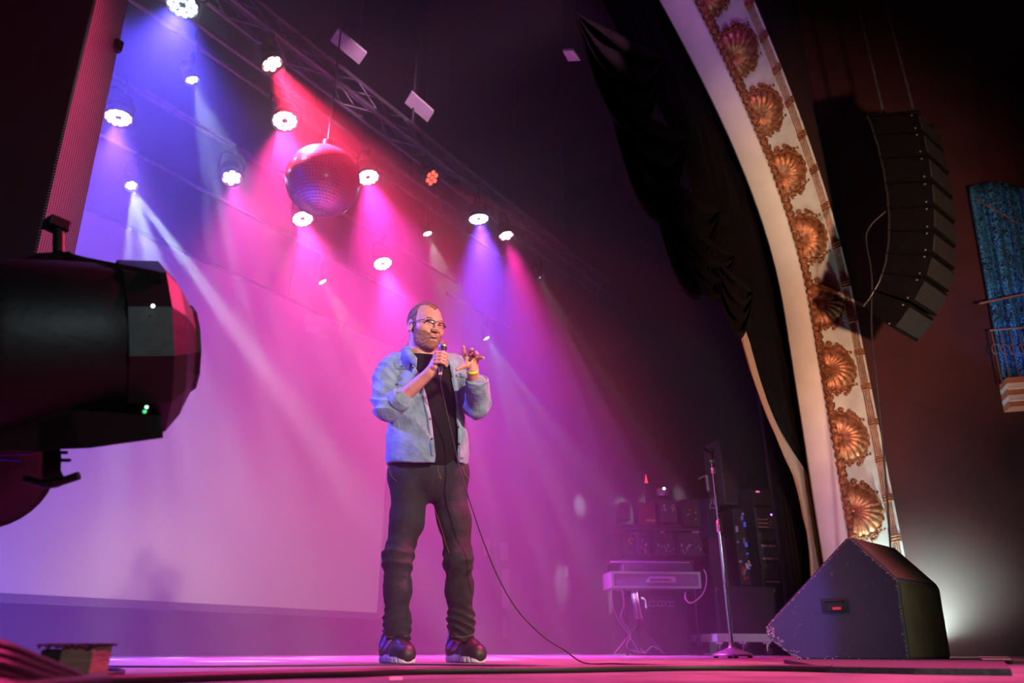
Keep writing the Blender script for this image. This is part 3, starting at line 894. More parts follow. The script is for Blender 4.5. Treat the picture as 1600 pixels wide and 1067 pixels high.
# collar: two leaves standing round the neck
def leaf(pts_in, pts_out):
    rows = [smooth_path([cab(*p) for p in pts_in], 4), smooth_path([cab(*p) for p in pts_out], 4)]
    mid = [(a+b)/2+Vector((0, -.008, .006)) for a, b in zip(*rows)]
    mb = MB(); mb.grid([[MCAM @ p for p in r] for r in (rows[0], mid, rows[1])])
    return mb
obj('collar_leaf', leaf([(634, 540, 3.76), (636, 541, 3.66), (643, 549, 3.59), (652, 560, 3.565)], [(626, 552, 3.78), (627, 553, 3.66), (636, 562, 3.575), (651, 575, 3.55)]), m_denim, shirt, solid=.005)
obj('collar_leaf', leaf([(690, 546, 3.78), (692, 548, 3.69), (691, 554, 3.64), (691, 560, 3.61)], [(700, 556, 3.80), (703, 558, 3.70), (703, 566, 3.64), (698, 574, 3.60)]), m_denim, shirt, solid=.005)
# plackets (doubled front edges), pocket flap, buttons: laid on the cloth by a ray from the front
from mathutils.bvhtree import BVHTree
def bvh_of(o):
    M = wm(o); return BVHTree.FromPolygons([M @ v.co for v in o.data.vertices], [p.vertices[:] for p in o.data.polygons])
bv = bvh_of(shirt)
EYE = Vector((0, 0, HC))
def on_cloth(px, py, off=.003, tree=None):
    u, b, c = _ray(px, py); d = W(u, b, c).normalized()
    hit = (tree or bv).ray_cast(EYE, d)
    return (hit[0]+hit[1]*off*(1 if hit[1].dot(d) < 0 else -1)) if hit[0] is not None else None
def strip(pixels, wpx, off, name, m, parent, th=.002, tree=None):
    rows = []
    for i, p in enumerate(pixels):
        q = pixels[min(i+1, len(pixels)-1)]; r = pixels[max(i-1, 0)]
        dx, dy = q[0]-r[0], q[1]-r[1]; l = math.hypot(dx, dy); nx, ny = -dy/l, dx/l
        row = [on_cloth(p[0]+nx*wpx*k, p[1]+ny*wpx*k, off, tree) for k in (-.5, 0, .5)]
        if all(x is not None for x in row) and max((row[0]-row[2]).length, (row[0]-row[1]).length) < wpx*.012: rows.append(row)
    if len(rows) > 1:
        mb = MB(); mb.grid(rows); return obj(name, mb, m, parent, solid=th)
def interp(L, n=30):
    P = smooth_path([(x, y, 0) for x, y in L], n//(len(L)-1)); return [(p.x, p.y) for p in P]
strip(interp([(652, 582), (662, 617), (669.5, 650), (674.5, 690), (677, 712)]), 6, .003, 'button_placket', m_denim, shirt)
strip(interp([(704, 566), (712, 600), (717.5, 650), (719.5, 690), (720.5, 716)]), 6, .003, 'button_placket', m_denim, shirt)
strip(interp([(617, 571), (629, 570), (641, 572)]), 13, .003, 'pocket_flap', m_denim, shirt)
strip(interp([(711, 584), (719, 583), (727, 584)]), 12, .003, 'pocket_flap', m_denim, shirt)
for (px, py) in [(646, 575), (629, 573), (672, 655), (675, 686), (713, 588), (712, 612), (716.5, 668), (717, 694), (719, 585), (622, 600)]:
    h = on_cloth(px, py, .006)
    if h is not None:
        mb = MB(); mb.sph(h, (.0048, .0048, .0048), n=10); obj('button', mb, m_button, shirt)

# ---- jeans
def leg_sdf(P, hip, knee, ank, s, ph):
    hip, knee, ank = [np.array(x, F32) for x in (hip, knee, ank)]
    mid = np.array(cab(636, 815, 3.70) if s > 0 else cab(710, 815, 3.74), F32); calf = knee*.62+ank*.38; low = knee*.25+ank*.75
    d = s_chain(P, [hip, mid, knee, calf, low, ank], [.102, .075, .060, .060, .053, .056], .05)
    z = P[..., 2]; zk = knee[2]; za = ank[2]
    wk = np.exp(-((z-zk)/.085)**2); wa = np.exp(-((z-za-.07)/.085)**2)
    st = np.sin(z*165+3.2*nz(P, 11, ph)+P[..., 0]*18*s); st2 = np.sin(z*210+3.5*nz(P, 13, ph+1)-P[..., 0]*14*s)
    d = d-.011*wk*fold(P, (.35*s, .2, 1), 120, ph)-.013*wa*fold(P, (-.25*s, .2, 1), 170, ph+1)-.0045*nz(P*np.array((1, 1, .45), F32), 17, ph)-.0022*nz(P, 42, ph+2)
    return d
def jeans_sdf(P):
    d = smin(leg_sdf(P, RH, RK, RA, 1, .3), leg_sdf(P, LH, LK, LA, -1, 1.7), .06)
    pv = smin(s_ell(P, cab(669, 740, 3.75), (.182, .130, .14)), s_cone(P, cab(640, 738, 3.75), cab(700, 738, 3.76), .112, .112, ((0, 1, 0), .95)), .04)
    d = smin(d, pv-.003*nz(P, 22, 5), .03)
    d = smax(d, P[..., 2]-cab(668, 716, 3.65)[2], .01)
    zb = cab(620, 1001, 3.68)[2]
    d = smax(d, zb+.004*np.sin(P[..., 0]*60)-P[..., 2], .01)
    # leave room round the ankles
    for a_, k_ in ((RA, RK), (LA, LK)):
        a_ = np.array(a_, F32); k_ = np.array(k_, F32)
        d = smax(d, -s_cone(P, a_-(k_-a_)*.2, a_+(k_-a_)*.05, .048, .044), .006)
    return d
jeans = obj('jeans', sdf_mesh(jeans_sdf, (pc[0]-.36, 3.48, cab(620, 1012, 3.7)[2]), (pc[0]+.36, 4.08, 1.12), .0055, MCAM), m_jeans, man)
jb = bvh_of(jeans)
def stitch(L, name='stitched_seam', m=m_stitch, r=.0011, tree=None):
    pts = [on_cloth(x, y, .0015, tree or jb) for x, y in interp(L)]
    pts = [p for p in pts if p is not None]
    if len(pts) > 2: mb = MB(); mb.tube(pts, r, 5); return obj(name, mb, m, jeans)
stitch([(678, 792), (687, 815), (695, 842), (702, 864)])
stitch([(684, 727), (685, 738), (690, 748), (684, 744)], 'fly_stitching')
stitch([(609, 728), (611, 742), (620, 752)], 'pocket_seam'); stitch([(722, 728), (727, 742), (736, 752)], 'pocket_seam')
stitch([(603, 994), (620, 996), (637, 993)], 'hem_stitching'); stitch([(705, 993), (722, 995), (741, 991)], 'hem_stitching')

# ---- shoes
def shoe(cx, cy, b, yaw, label):
    base = np.array(cab(cx, cy, b)); base[2] = 0
    c, s = math.cos(yaw), math.sin(yaw)
    Mx = MCAM @ Matrix.Translation((base[0], base[1], 0)) @ Matrix(((c, -s, 0, 0), (s, c, 0, 0), (0, 0, 1, 0), (0, 0, 0, 1)))
    # shoe frame: +x towards the toe, z up; heel at x = -.11, toe at .17
    def last(P, g=0):
        d = s_chain(P, [(-.085, 0, .06), (0, .0, .055), (.09, .004, .045), (.135, .004, .040)], [.042+g, .040+g, .047+g, .040+g], .03, ((0, 1, 0), 1.0))
        return d
    def sole(P):
        o = s_chain(P, [(-.085, 0, .02), (-.01, 0, .02), (.09, .004, .02), (.128, .004, .02)], [.046, .042, .052, .046], .03, ((0, 0, 1), 1.0))
        z = P[..., 2]
        top = .050+.030*np.clip((-P[..., 0]-.03)/.08, 0, 1)-.012*np.clip((P[..., 0])/.1, 0, 1)
        top = top+.008*np.sin(P[..., 0]*70)*(P[..., 0] < .03)
        d = smax(o, smax(z-top, .001-z, .004), .008)
        grooves = np.abs(((P[..., 0]*38) % 1)-.5)-.10
        return smax(d, -np.maximum(grooves/38, z-.022), .002)
    def upper(P):
        d = last(P)
        an = s_cone(P, (-.062, 0, .05), (-.070, 0, .150), .046, .044)
        tg = s_cone(P, (-.03, 0, .125), (.075, 0, .075), .036, .036)
        d = smin(smin(d, an, .04), tg, .03)
        d = smax(d, .03-P[..., 2], .01)
        return smax(d, P[..., 2]-.150, .01)
    def toecap(P):
        d = last(P, .006)
        return smax(smax(smax(d, .056-P[..., 0]-(P[..., 2]-.04)*.5, .006), P[..., 2]-.085, .01), .002-P[..., 2], .004)
    L = (-.15, -.08, -.01); H = (.20, .08, .17)
    o = obj('shoe', sdf_mesh(upper, L, H, .0032, Mx), m_shoe, man)
    o['label'] = label
    obj('sole', sdf_mesh(sole, L, H, .0032, Mx), m_sole, o)
    obj('toe_cap', sdf_mesh(toecap, L, H, .0032, Mx), m_soleb, o)
    tr = bvh_of(o)
    Q = Mx
    for side in (-1, 1):
        for k, (x0, x1, z0, z1) in enumerate(((-.088, -.062, .072, .128), (-.052, -.018, .066, .112), (-.008, .030, .058, .096))):
            w = (.010, .013, .015)[k]
            def surf(x, z, off):
                h = tr.ray_cast(Q @ Vector((x, side*.3, z)), (Q.to_3x3() @ Vector((0, -side, 0))))
                return (h[0]+h[1]*off) if h[0] is not None else None
            def pan(g, off):
                rows = []
                for t in np.linspace(0-g*.1, 1+g*.1, 7):
                    rows.append([surf(x0+(x1-x0)*t+u*(w+g*.003), z0+(z1-z0)*t, off) for u in np.linspace(-1, 1, 5)])
                return rows
            for g, off, nm, mm in ((1, .0010, 'panel_piping', m_shoer), (0, .0028, 'side_panel', m_shoep)):
                rows = pan(g, off)
                if all(p is not None for r in rows for p in r):
                    mb = MB(); mb.grid(rows); obj(nm, mb, mm, o, solid=.0015)
    mb = MB()
    for k in range(4):
        x = -.012+.022*k; zz = .128-.015*k
        pts = []
        for y in np.linspace(-.028, .028, 7):
            h = tr.ray_cast(Q @ Vector((x+y*.25, y, .3)), Vector((0, 0, -1)))
            if h[0] is not None: pts.append(h[0]+Vector((0, 0, .003)))
        if len(pts) > 2: mb.tube(pts, .0026, 6)
    obj('laces', mb, m_shoe, o)
    mb = MB(); mb.tube([Q @ Vector(p) for p in ((.045, -.012, .098), (.055, 0, .097), (.045, .012, .098))], .0016, 5); obj('lace_tag', mb, m_shoer, o)
    return o
shoe(616, 1036, 3.735, R(-62), 'black and violet shoe under his near leg')
shoe(723, 1034, 3.915, R(-58), 'black and violet shoe under his far leg')

# ---- wristband, ring
def ring_at(c0, c1, t, r, w, name, m, seg=36):
    c0 = np.array(c0); c1 = np.array(c1); ax = Vector(c1-c0).normalized(); c = Vector(c0+(c1-c0)*t)
    Mx = MCAM @ Matrix.Translation(c) @ ax.to_track_quat('Z', 'Y').to_matrix().to_4x4()
    mb = MB(); mb.lathe([(r-.001, -w), (r, -w), (r, w), (r-.001, w)], seg, Mx, True, False)
    return obj(name, mb, m, man, solid=.0012)
ring_at(LE, LW, 1.0, .0300, .008, 'wristband', m_band)
ring_at(hp(739.5, 560, 3.40), hp(741.8, 554.5, 3.372), .85, .0108, .003, 'finger_ring', M_['black'])

# ---------------------------------------------------------------- microphone and its lead
mic = thing('microphone', 'wired handheld microphone held to the bearded man\'s mouth', 'microphone', tuple(MCAM @ V3(MB0)))
Mm = MCAM @ Matrix.Translation(V3(MB0)) @ V3(MB1-MB0).to_track_quat('Z', 'Y').to_matrix().to_4x4()
Lm = float(np.linalg.norm(MB1-MB0))
mb = MB(); mb.lathe([(.009, 0), (.0105, .004), (.0115, .02), (.0135, Lm*.62), (.0165, Lm*.70), (.0185, Lm*.80), (.0215, Lm*.86)], 24, Mm)
obj('handle', mb, mat('mic_black', (.02,.018,.018), .4), mic)
mb = MB(); mb.lathe([(.0150, Lm*.625), (.0180, Lm*.635), (.0186, Lm*.69), (.0165, Lm*.70)], 24, Mm); obj('neck_ring', mb, M_['alu'], mic)
mb = MB(); mb.lathe([(.0200, Lm*.845), (.0238, Lm*.865), (.0238, Lm*.885), (.0225, Lm*.89)], 24, Mm); obj('grille_band', mb, M_['alu'], mic)
m_gr = mat('mic_grille', (.45,.36,.24), .35, .85, bump=1.0, bscale=900)
mb = MB(); mb.lathe([(.0205, Lm*.86), (.0230, Lm*.90), (.0236, Lm*.95), (.0222, Lm*1.01), (.0165, Lm*1.06), (.008, Lm*1.09), (.0001, Lm*1.10)], 28, Mm); obj('grille', mb, m_gr, mic)
mb = MB(); mb.lathe([(.0075, -.012), (.0085, -.01), (.0085, .0), (.008, .002)], 14, Mm); obj('tail_plug', mb, mat('brass_plug', (.75,.55,.15), .35, .8), mic)
t0 = MCAM @ V3(mic_pt(-.03))
lead = [t0] + [atb(*p) for p in ((689, 600, 3.44), (694, 625, 3.49), (702, 660, 3.52), (711, 700, 3.545), (722, 745, 3.52), (737, 792, 3.50), (755, 845, 3.52), (780, 905, 3.56), (810, 955, 3.60), (850, 995, 3.64), (880, 1014, 3.66))]
end = [Vector((*atb(x, 1030, b)[:2], .006)) for x, b in ((912, 3.55), (960, 3.30), (1040, 3.05), (1110, 2.9))]
loop = [Vector((*atb(x, 1030, b)[:2], .006)) for x, b in ((1160, 2.72), (1120, 2.60), (1000, 2.62), (880, 2.75), (780, 2.95), (640, 3.10), (500, 2.95), (380, 2.80), (250, 2.75), (120, 2.8), (0, 2.7), (-120, 2.6))]
mb = MB(); mb.tube(smooth_path(lead+end+loop, 8), .0032, 8)
tag(obj('microphone_cable', mb, M_['cable']), 'thin black cable hanging from the microphone down to the stage floor', 'cable')
# ---------------------------------------------------------------- lighting rig
def emis(name, col, s):
    m = bpy.data.materials.new(name); m.use_nodes = True; b = m.node_tree.nodes['Principled BSDF']
    b.inputs['Base Color'].default_value = (.02, .02, .02, 1); b.inputs['Emission Color'].default_value = (*col, 1); b.inputs['Emission Strength'].default_value = s
    return m
def frameM(p, a):
    return Matrix.Translation(p) @ a.to_track_quat('Z', 'Y').to_matrix().to_4x4()
EM = {}
for i, (kind, px, py, y, pw, colr, aim, ang, ec, lab) in enumerate(LAMPS):
    p, a = LP[i]
    t = thing('led_wash_light' if kind != 'beam' else 'moving_beam_light', lab, 'stage light', tuple(p), 0, 'lights hanging over the stage')
    Mx = frameM(p, a)                      # +z = out of the lens
    key = (kind, ec)
    if key not in EM: EM[key] = emis('lit_cells_%s_%d' % (kind, i), ec, {'ring': 26, 'bloom': 20, 'beam': 40}[kind]*(pw if pw < .5 else 1)*(.35 if px == 675 else 1))
    Rl = {'ring': .118, 'bloom': .095, 'beam': .062}[kind]
    mb = MB(); mb.lathe([(.02, -.20), (Rl*.62, -.19), (Rl*.80, -.12), (Rl*1.02, -.04), (Rl*1.12, -.02), (Rl*1.12, .015), (Rl*1.05, .015), (Rl*1.04, -.006), (.001, -.008)], 24, Mx, True, True)
    for k in range(5): mb.lathe([(Rl*.86, -.17+.024*k), (Rl*.98, -.165+.024*k), (Rl*.86, -.16+.024*k)], 20, Mx, False, False)
    obj('body', mb, M_['black'], t)
    n = 0
    def cell(x, yy, r):
        m = MB(); m.lathe([(r, 0), (r*.9, r*.35), (r*.5, r*.6), (.0005, r*.68)], 12, Mx @ Matrix.Translation((x, yy, -.004)), True, False)
        obj('led_cell', m, EM[key], t)
    if kind == 'ring':
        for k in range(12): cell(.094*math.cos(k*math.pi/6), .094*math.sin(k*math.pi/6), .0215)
        for k in range(6): cell(.050*math.cos(k*math.pi/3+.3), .050*math.sin(k*math.pi/3+.3), .0215)
    elif kind == 'bloom':
        cell(0, 0, .026)
        for k in range(6): cell(.062*math.cos(k*math.pi/3), .062*math.sin(k*math.pi/3), .027)
    else:
        cell(0, 0, .022)
        for k in range(6): cell(.036*math.cos(k*math.pi/3), .036*math.sin(k*math.pi/3), .015)
    up = Vector((0, 0, 1)); side = a.cross(up).normalized()
    top = p+up*(.30+0*Rl)
    yk = MB(); c = p-a*.07
    yk.tube([c+side*Rl*1.1, c+side*Rl*1.45, c+side*Rl*1.45+up*.16, c+side*Rl*.8+up*.235, c-side*Rl*.8+up*.235, c-side*Rl*1.45+up*.16, c-side*Rl*1.45, c-side*Rl*1.1], .012, 6)
    obj('yoke', yk, M_['black'], t)
    cl = MB(); cl.cyl(c+up*.23, c+up*.30, .018); cl.tube([c+up*.345+Vector((0, .035*math.cos(q), .035*math.sin(q))) for q in np.linspace(-.6, math.pi*1.4, 12)], .011, 6)
    if y == 4.75: cl.cyl(c+up*.29, Vector((c.x, c.y, max(LP[q][0].z for q in range(5))+.32)), .014)
    obj('hook_clamp', cl, M_['steel'], t)

# battens through the rows of lights
def row_z(idx): return LP[idx][0].z-LP[idx][1].z*-.0
rows_ = {}
for i, L_ in enumerate(LAMPS): rows_.setdefault(L_[3], []).append(i)
bat_labels = {5.30: 'thin black pipe carrying the two pink washes by the mirror ball', 5.90: 'thin black pipe carrying the dim pink light', 6.40: 'thin black pipe in front of the screen carrying three pink washes',
              5.50: 'thin black pipe carrying the white beam light under the topmost wash', 5.20: 'thin black pipe carrying the farthest dim beam light', 7.00: 'thin black pipe nearest the screen carrying two beam lights', 6.60: 'thin black pipe carrying the lowest white beam light'}
for y, ids in rows_.items():
    if y == 4.75: continue
    zs = sorted((LP[i][0].x, LP[i][0].z, LP[i][0].y+LP[i][1].y*-.07) for i in ids)
    x0, x1 = zs[0][0], zs[-1][0]
    lo = Vector((x0-1.6, zs[0][2], zs[0][1]+.41)); hi = Vector((x1+1.6, zs[-1][2], zs[-1][1]+.41))
    if y in (5.90, 5.20, 6.60): lo.x = x0-1; hi.x = x1+.8
    t = thing('batten', bat_labels[y], 'pipe', tuple(lo))
    obj('pipe', MB().cyl(lo, hi, .024, n=10), M_['steel'], t)
    for fx in (.2, .8):
        q = lo.lerp(hi, fx); obj('suspension_wire', MB().cyl(q, Vector((q.x, q.y, 8.39)), .004, n=6), M_['steel'], t)
# box truss over the front of the stage
z0 = max(LP[i][0].z for i in rows_[4.75])+.33
tr = thing('box_truss', 'grey box truss running over the front of the stage with zigzag bracing', 'truss', (0, 4.6, z0))
TX0, TX1 = .2, 9.6
ch = [(4.77, z0), (4.99, z0), (4.77, z0+.20), (4.99, z0+.20)]
for y, z in ch: obj('chord', MB().cyl((TX0, y, z), (TX1, y, z), .024, n=10), M_['steel'], tr)
nseg = 27; dx = (TX1-TX0)/nseg
for k in range(nseg):
    xa = TX0+k*dx; xb = xa+dx
    if k % 2: xa, xb = xb, xa
    for (a0, a1) in ((0, 2), (1, 3), (0, 1), (2, 3)):
        obj('brace', MB().cyl((xa, *ch[a0]), (xb, *ch[a1]), .012, n=6), M_['steel'], tr)
for xx in (1.5, 5.0, 8.4):
    obj('hoist_chain', MB().cyl((xx, 4.88, z0+.2), (xx, 4.88, 8.39), .012, n=6), M_['steel'], tr)

# mirror ball
bp = aty(505, 283, 4.45); rb = 55/FPX*(bp-Vector((0, 0, HC))).length*.985
mball = thing('mirror_ball', 'large mirror ball glowing pink among the stage lights', 'mirror ball', tuple(bp-Vector((0, 0, rb))))
m_mir = mat('mirror_tile', (.92,.80,.86), .25, .6)
mb = MB(); nl = 34
for i in range(nl):
    t0, t1 = math.pi*i/nl, math.pi*(i+1)/nl; tm = (t0+t1)/2
    n = max(6, int(2*nl*math.sin(tm)))
    for k in range(n):
        a0, a1 = 2*math.pi*k/n+.006, 2*math.pi*(k+1)/n-.006
        tt0, tt1 = t0+.006, t1-.006
        vs = [bp+Vector((math.sin(t)*math.cos(a), math.sin(t)*math.sin(a), math.cos(t)))*rb for t, a in ((tt0, a0), (tt1, a0), (tt1, a1), (tt0, a1))]
        mb.add(vs, [(0, 1, 2, 3)])
o = obj('mirror_tiles', mb, m_mir, mball); o['kind'] = 'stuff'
obj('core', MB().sph(bp, rb*.985, n=40), M_['steel'], mball)
mb = MB(); mb.cyl(bp+Vector((0, 0, rb-.01)), bp+Vector((0, 0, rb+.10)), .05); obj('motor_cap', mb, M_['black'], mball)
obj('hanging_rod', MB().cyl(bp+Vector((0, 0, rb+.1)), Vector((bp.x, bp.y, 8.39)), .008, n=6), M_['steel'], mball)

# projection screen
SY = 8.0
c00 = aty(588, 963, SY); c01 = aty(617, 541, SY)
sx1 = (c00.x+c01.x)/2; sz1 = aty(360, 430, SY).z; sz0 = aty(300, 942, SY).z; sx0 = -.6
scr = thing('projection_screen', 'wide white projection screen hanging at the back of the stage', 'projection screen', ((sx0+sx1)/2, SY, sz0))
obj('screen_cloth', MB().box((sx0, SY, sz0), (sx1, SY+.02, sz1)), M_['screen'], scr)
m_bord = mat('grey_border_cloth', (.10,.09,.11), .9)
obj('border', MB().box((sx0, SY-.012, sz0-.085), (sx1+.10, SY+.03, sz0-.002)), m_bord, scr)
obj('border', MB().box((sx1+.002, SY-.012, sz0), (sx1+.10, SY+.03, sz1)), m_bord, scr)
obj('top_bar', MB().cyl((sx0, SY+.01, sz1+.03), (sx1+.1, SY+.01, sz1+.03), .03, n=12), M_['black'], scr)
for fx in (.25, .75):
    xx = sx0+(sx1-sx0)*fx; obj('suspension_wire', MB().cyl((xx, SY+.01, sz1+.03), (xx, SY+.01, 8.39), .005, n=6), M_['steel'], scr)
# pale panels standing in for rectangular patches of light
m_pan = mat('light_patch_panel', (.92,.90,.88), .8, noise=.05, nscale=12)
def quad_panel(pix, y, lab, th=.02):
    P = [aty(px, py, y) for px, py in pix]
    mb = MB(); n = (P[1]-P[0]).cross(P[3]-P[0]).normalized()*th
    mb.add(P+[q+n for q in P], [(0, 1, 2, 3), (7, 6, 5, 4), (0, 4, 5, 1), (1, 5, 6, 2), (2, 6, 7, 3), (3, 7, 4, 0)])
    return tag(obj('light_patch_panel', mb, m_pan), lab, 'panel')
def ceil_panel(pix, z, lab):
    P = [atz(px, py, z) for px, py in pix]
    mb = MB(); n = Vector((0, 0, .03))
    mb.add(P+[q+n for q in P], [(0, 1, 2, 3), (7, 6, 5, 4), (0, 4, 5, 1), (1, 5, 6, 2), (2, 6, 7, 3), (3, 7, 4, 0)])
    t = thing('hanging_light_patch', lab, 'panel', tuple((P[0]+P[2])/2))  # stray projector light given the shape of a hung panel
    obj('light_patch', mb, m_pan, t)
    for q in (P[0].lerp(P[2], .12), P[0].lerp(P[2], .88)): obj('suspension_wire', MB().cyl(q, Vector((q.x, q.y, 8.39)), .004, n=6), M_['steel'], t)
ceil_panel([(528, 46), (573, 84), (561, 101), (516, 64)], 5.9, 'larger pale panel standing in for a light patch above the truss')
ceil_panel([(643, 144), (678, 175), (668, 191), (632, 161)], 5.9, 'smaller pale panel standing in for a light patch above the truss')
quad_panel([(479, 485), (536, 507), (534, 538), (477, 515)], SY-.03, 'pale panel standing in for projected light on the upper edge of the projection screen')  # projected light on the cloth, built as a pale panel
ceil_panel([(879, 80), (896, 79), (907, 95), (888, 96)], 5.6, 'small bright panel standing in for a light patch high above the side of the stage')
# white marks on the wing wall
def wall_mark(x0, y0, x1, y1, lab):
    P = [on_plane(px, py, (XS-.006, 0, 0), (1, 0, 0)) for px, py in ((x0, y0), (x1, y0), (x1+1, y1), (x0+1, y1))]
    mb = MB(); n = Vector((-.006, 0, 0)); mb.add([q+n for q in P]+P, [(0, 1, 2, 3), (7, 6, 5, 4), (0, 4, 5, 1), (1, 5, 6, 2), (2, 6, 7, 3), (3, 7, 4, 0)])
    tag(obj('wall_sheet', mb, mat('pale_sheet', (.10,.09,.10), .9)), lab, 'sheet', 'pale sheets on the black wing wall')
wall_mark(781, 848, 794, 875, 'pale sheet on the dark wing wall, topmost beside the microphone cable')
wall_mark(784, 889, 795, 950, 'tall pale sheet on the dark wing wall crossed by the microphone cable')
wall_mark(785, 964, 792, 995, 'narrow pale sheet lowest on the dark wing wall')
wall_mark(883, 884, 889, 901, 'tiny pale sheet on the dark wing wall toward the keyboard')
wall_mark(755, 842, 765, 868, 'faint pale sheet on the wing wall next to the performer\'s leg')
# ---------------------------------------------------------------- curtains
def plane_y(px, py, y): return aty(px, py, y)
CY = 1.93
edge = smooth_path([(p[0], p[1], 0) for p in [(975, -60), (1020, 60), (1055, 200), (1092, 330), (1130, 440), (1160, 515), (1182, 590), (1205, 650), (1232, 705), (1256, 750), (1268, 805), (1276, 860), (1283, 1000)]], 6)
rows = []
for e in edge:
    a = aty(e.x, e.y, CY); row = []
    for k in range(49):
        f = k/48; x = a.x+(9.5-a.x)*f
        row.append(Vector((x, CY+.035*math.sin(f*75+a.z*.8)+.015*math.sin(f*31+1), a.z)))
    rows.append(row)
hc = thing('house_curtain', 'dark plum stage curtain drawn aside behind the arch with a rust trim', 'curtain', (8.3, CY, 0))
obj('curtain_cloth', MB().grid(rows), M_['swag'], hc, solid=.006)
m_trim = mat('rust_trim', (.27,.095,.03), .85, noise=.25, nscale=20, stretch=(1, 1, 14), bump=.6, bscale=60, sheen=.4)
rows = []
te = [e for e in edge if e.y > 505]
for i, e in enumerate(te):
    wpx = 12+10*max(0, min(1, (e.y-680)/80)); 
    if e.y < 540: wpx = 8+4*(e.y-505)/35
    rows.append([aty(e.x-wpx*.6+wpx*u, e.y, CY-.035)+Vector((0, -.012*math.sin(u*9+i*.2), 0)) for u in np.linspace(0, 1, 6)])
obj('rust_trim', MB().grid(rows), m_trim, hc, solid=.008)
# swagged tails across the top
def swag(A, B, sags, y, n=22):
    """A, B: pixels of the upper ends; sags: pixel drop of the lowest fold"""
    rows = []
    for i in range(n):
        t = i/(n-1); sag = sags*t
        row = []
        for k in range(25):
            u = k/24; px = A[0]+(B[0]-A[0])*u; py = A[1]+(B[1]-A[1])*u+sag*(1-(2*abs(u-.62)/ (1.24 if u < .62 else .76))**2.2)
            row.append(aty(px, py, y-.05*math.sin(t*math.pi*7)-.10*math.sin(math.pi*u)))
        rows.append(row)
    obj('swag', MB().grid(rows), M_['swag'], sw, solid=.006)
sw = thing('swagged_valance', 'dark swagged valance falling in scalloped tails beside the arch', 'curtain', (6.9, 1.98, 4.0))
for A, B, s_, y in (((950, 150), (1075, 215), 160, 1.90), ((1010, 255), (1125, 330), 165, 1.89), ((1045, 330), (1150, 400), 95, 1.88), ((1110, 395), (1178, 455), 95, 1.87), ((900, 20), (1040, 90), 150, 1.91)):
    swag(A, B, s_, y)
rows = []
for i in range(14):
    py = -40+i*32; xl = 905+i*17; xr = 1010+i*12.5
    rows.append([aty(xl+(xr-xl)*u+14, py, 1.96+.03*math.sin(u*60)) for u in np.linspace(0, 1, 40)])
obj('gathered_heading', MB().grid(rows), M_['swag'], sw, solid=.005)
# black leg behind
rows = []
for z in (0, 2, 4, 6.2):
    rows.append([Vector((9.15+1.4*u, 2.5+.05*math.sin(u*50), z+.02)) for u in np.linspace(0, 1, 50)])
tag(obj('black_leg_drape', MB().grid(rows), M_['drape'], solid=.006), 'black masking drape hanging behind the equipment racks', 'curtain')

# ---------------------------------------------------------------- microphone stand
mp = W(0, 0, 0); u_, b_, c_ = _ray(1145, 1024)
B_ms = 6.0; base = Vector((*atb(1145, 1024, B_ms)[:2], 0)); top = atb(1112, 706, B_ms)
H = top.z
ms = thing('microphone_stand', 'empty chrome microphone stand on a round base', 'microphone stand', tuple(base))
mb = MB(); mb.lathe([(.150, .012), (.152, .018), (.140, .030), (.07, .055), (.030, .072), (.022, .085), (.020, .11)], 36, Matrix.Translation(base)); obj('round_base', mb, mat('grey_base', (.30,.29,.33), .35, .6), ms)
for k in range(4):
    a = .5+k*math.pi/2; mb = MB(); mb.cyl(base+Vector((.125*math.cos(a), .125*math.sin(a), 0)), base+Vector((.125*math.cos(a), .125*math.sin(a), .014)), .018); obj('rubber_foot', mb, M_['cable'], ms)
obj('lower_tube', MB().cyl(base+Vector((0, 0, .08)), base+Vector((0, 0, H*.60)), .0145, n=16), M_['chrome'], ms)
obj('upper_tube', MB().cyl(base+Vector((0, 0, H*.58)), base+Vector((0, 0, H*.94)), .0105, n=16), M_['chrome'], ms)
mb = MB(); mb.lathe([(.0155, 0), (.022, .006), (.023, .05), (.020, .085), (.0135, .095)], 20, Matrix.Translation(base+Vector((0, 0, H*.585)))); obj('clutch', mb, M_['alu'], ms)
mb = MB(); mb.lathe([(.0115, 0), (.018, .004), (.018, .045), (.0115, .05)], 20, Matrix.Translation(base+Vector((0, 0, H*.885)))); obj('collar', mb, M_['alu'], ms)
obj('green_tape', MB().cyl(base+Vector((0, 0, H*.945)), base+Vector((0, 0, H*.955)), .022), mat('green_tape', (.03,.45,.12), .5), ms)
mb = MB(); mb.cyl(base+Vector((0, 0, H*.955)), base+Vector((0, 0, H*.985)), .013); q = base+Vector((0, 0, H*.985))
mb.tube([q+W(x, 0, z) for x, z in ((.0, 0), (-.01, .02), (-.04, .035), (-.06, .055))], [.010, .011, .014, .016], 10)
mb.tube([q+W(x, 0, z) for x, z in ((0, .0), (.02, .02), (.015, .05), (-.01, .055))], .006, 8)
obj('mic_clip', mb, M_['blackmat'], ms)

# ---------------------------------------------------------------- floor monitor wedge
e1 = Vector((math.cos(R(-10)), math.sin(R(-10)), 0)); e2 = Vector((-e1.y, e1.x, 0))
B_w = 3.75
P0 = atb(1420, 1031, B_w); P0.z = .014
def wp(px, py): 
    p = on_plane(px, py, P0, e1); return ((p-P0).dot(e2), p.z)
prof = [wp(1420, 1029), wp(1402, 906), wp(1327, 838), wp(1196, 980), wp(1199, 996), wp(1243, 1028)]
prof[0] = (prof[0][0], .014); prof[-1] = (prof[-1][0], .014)
PXZ = [(p[0], p[1]) for p in prof]
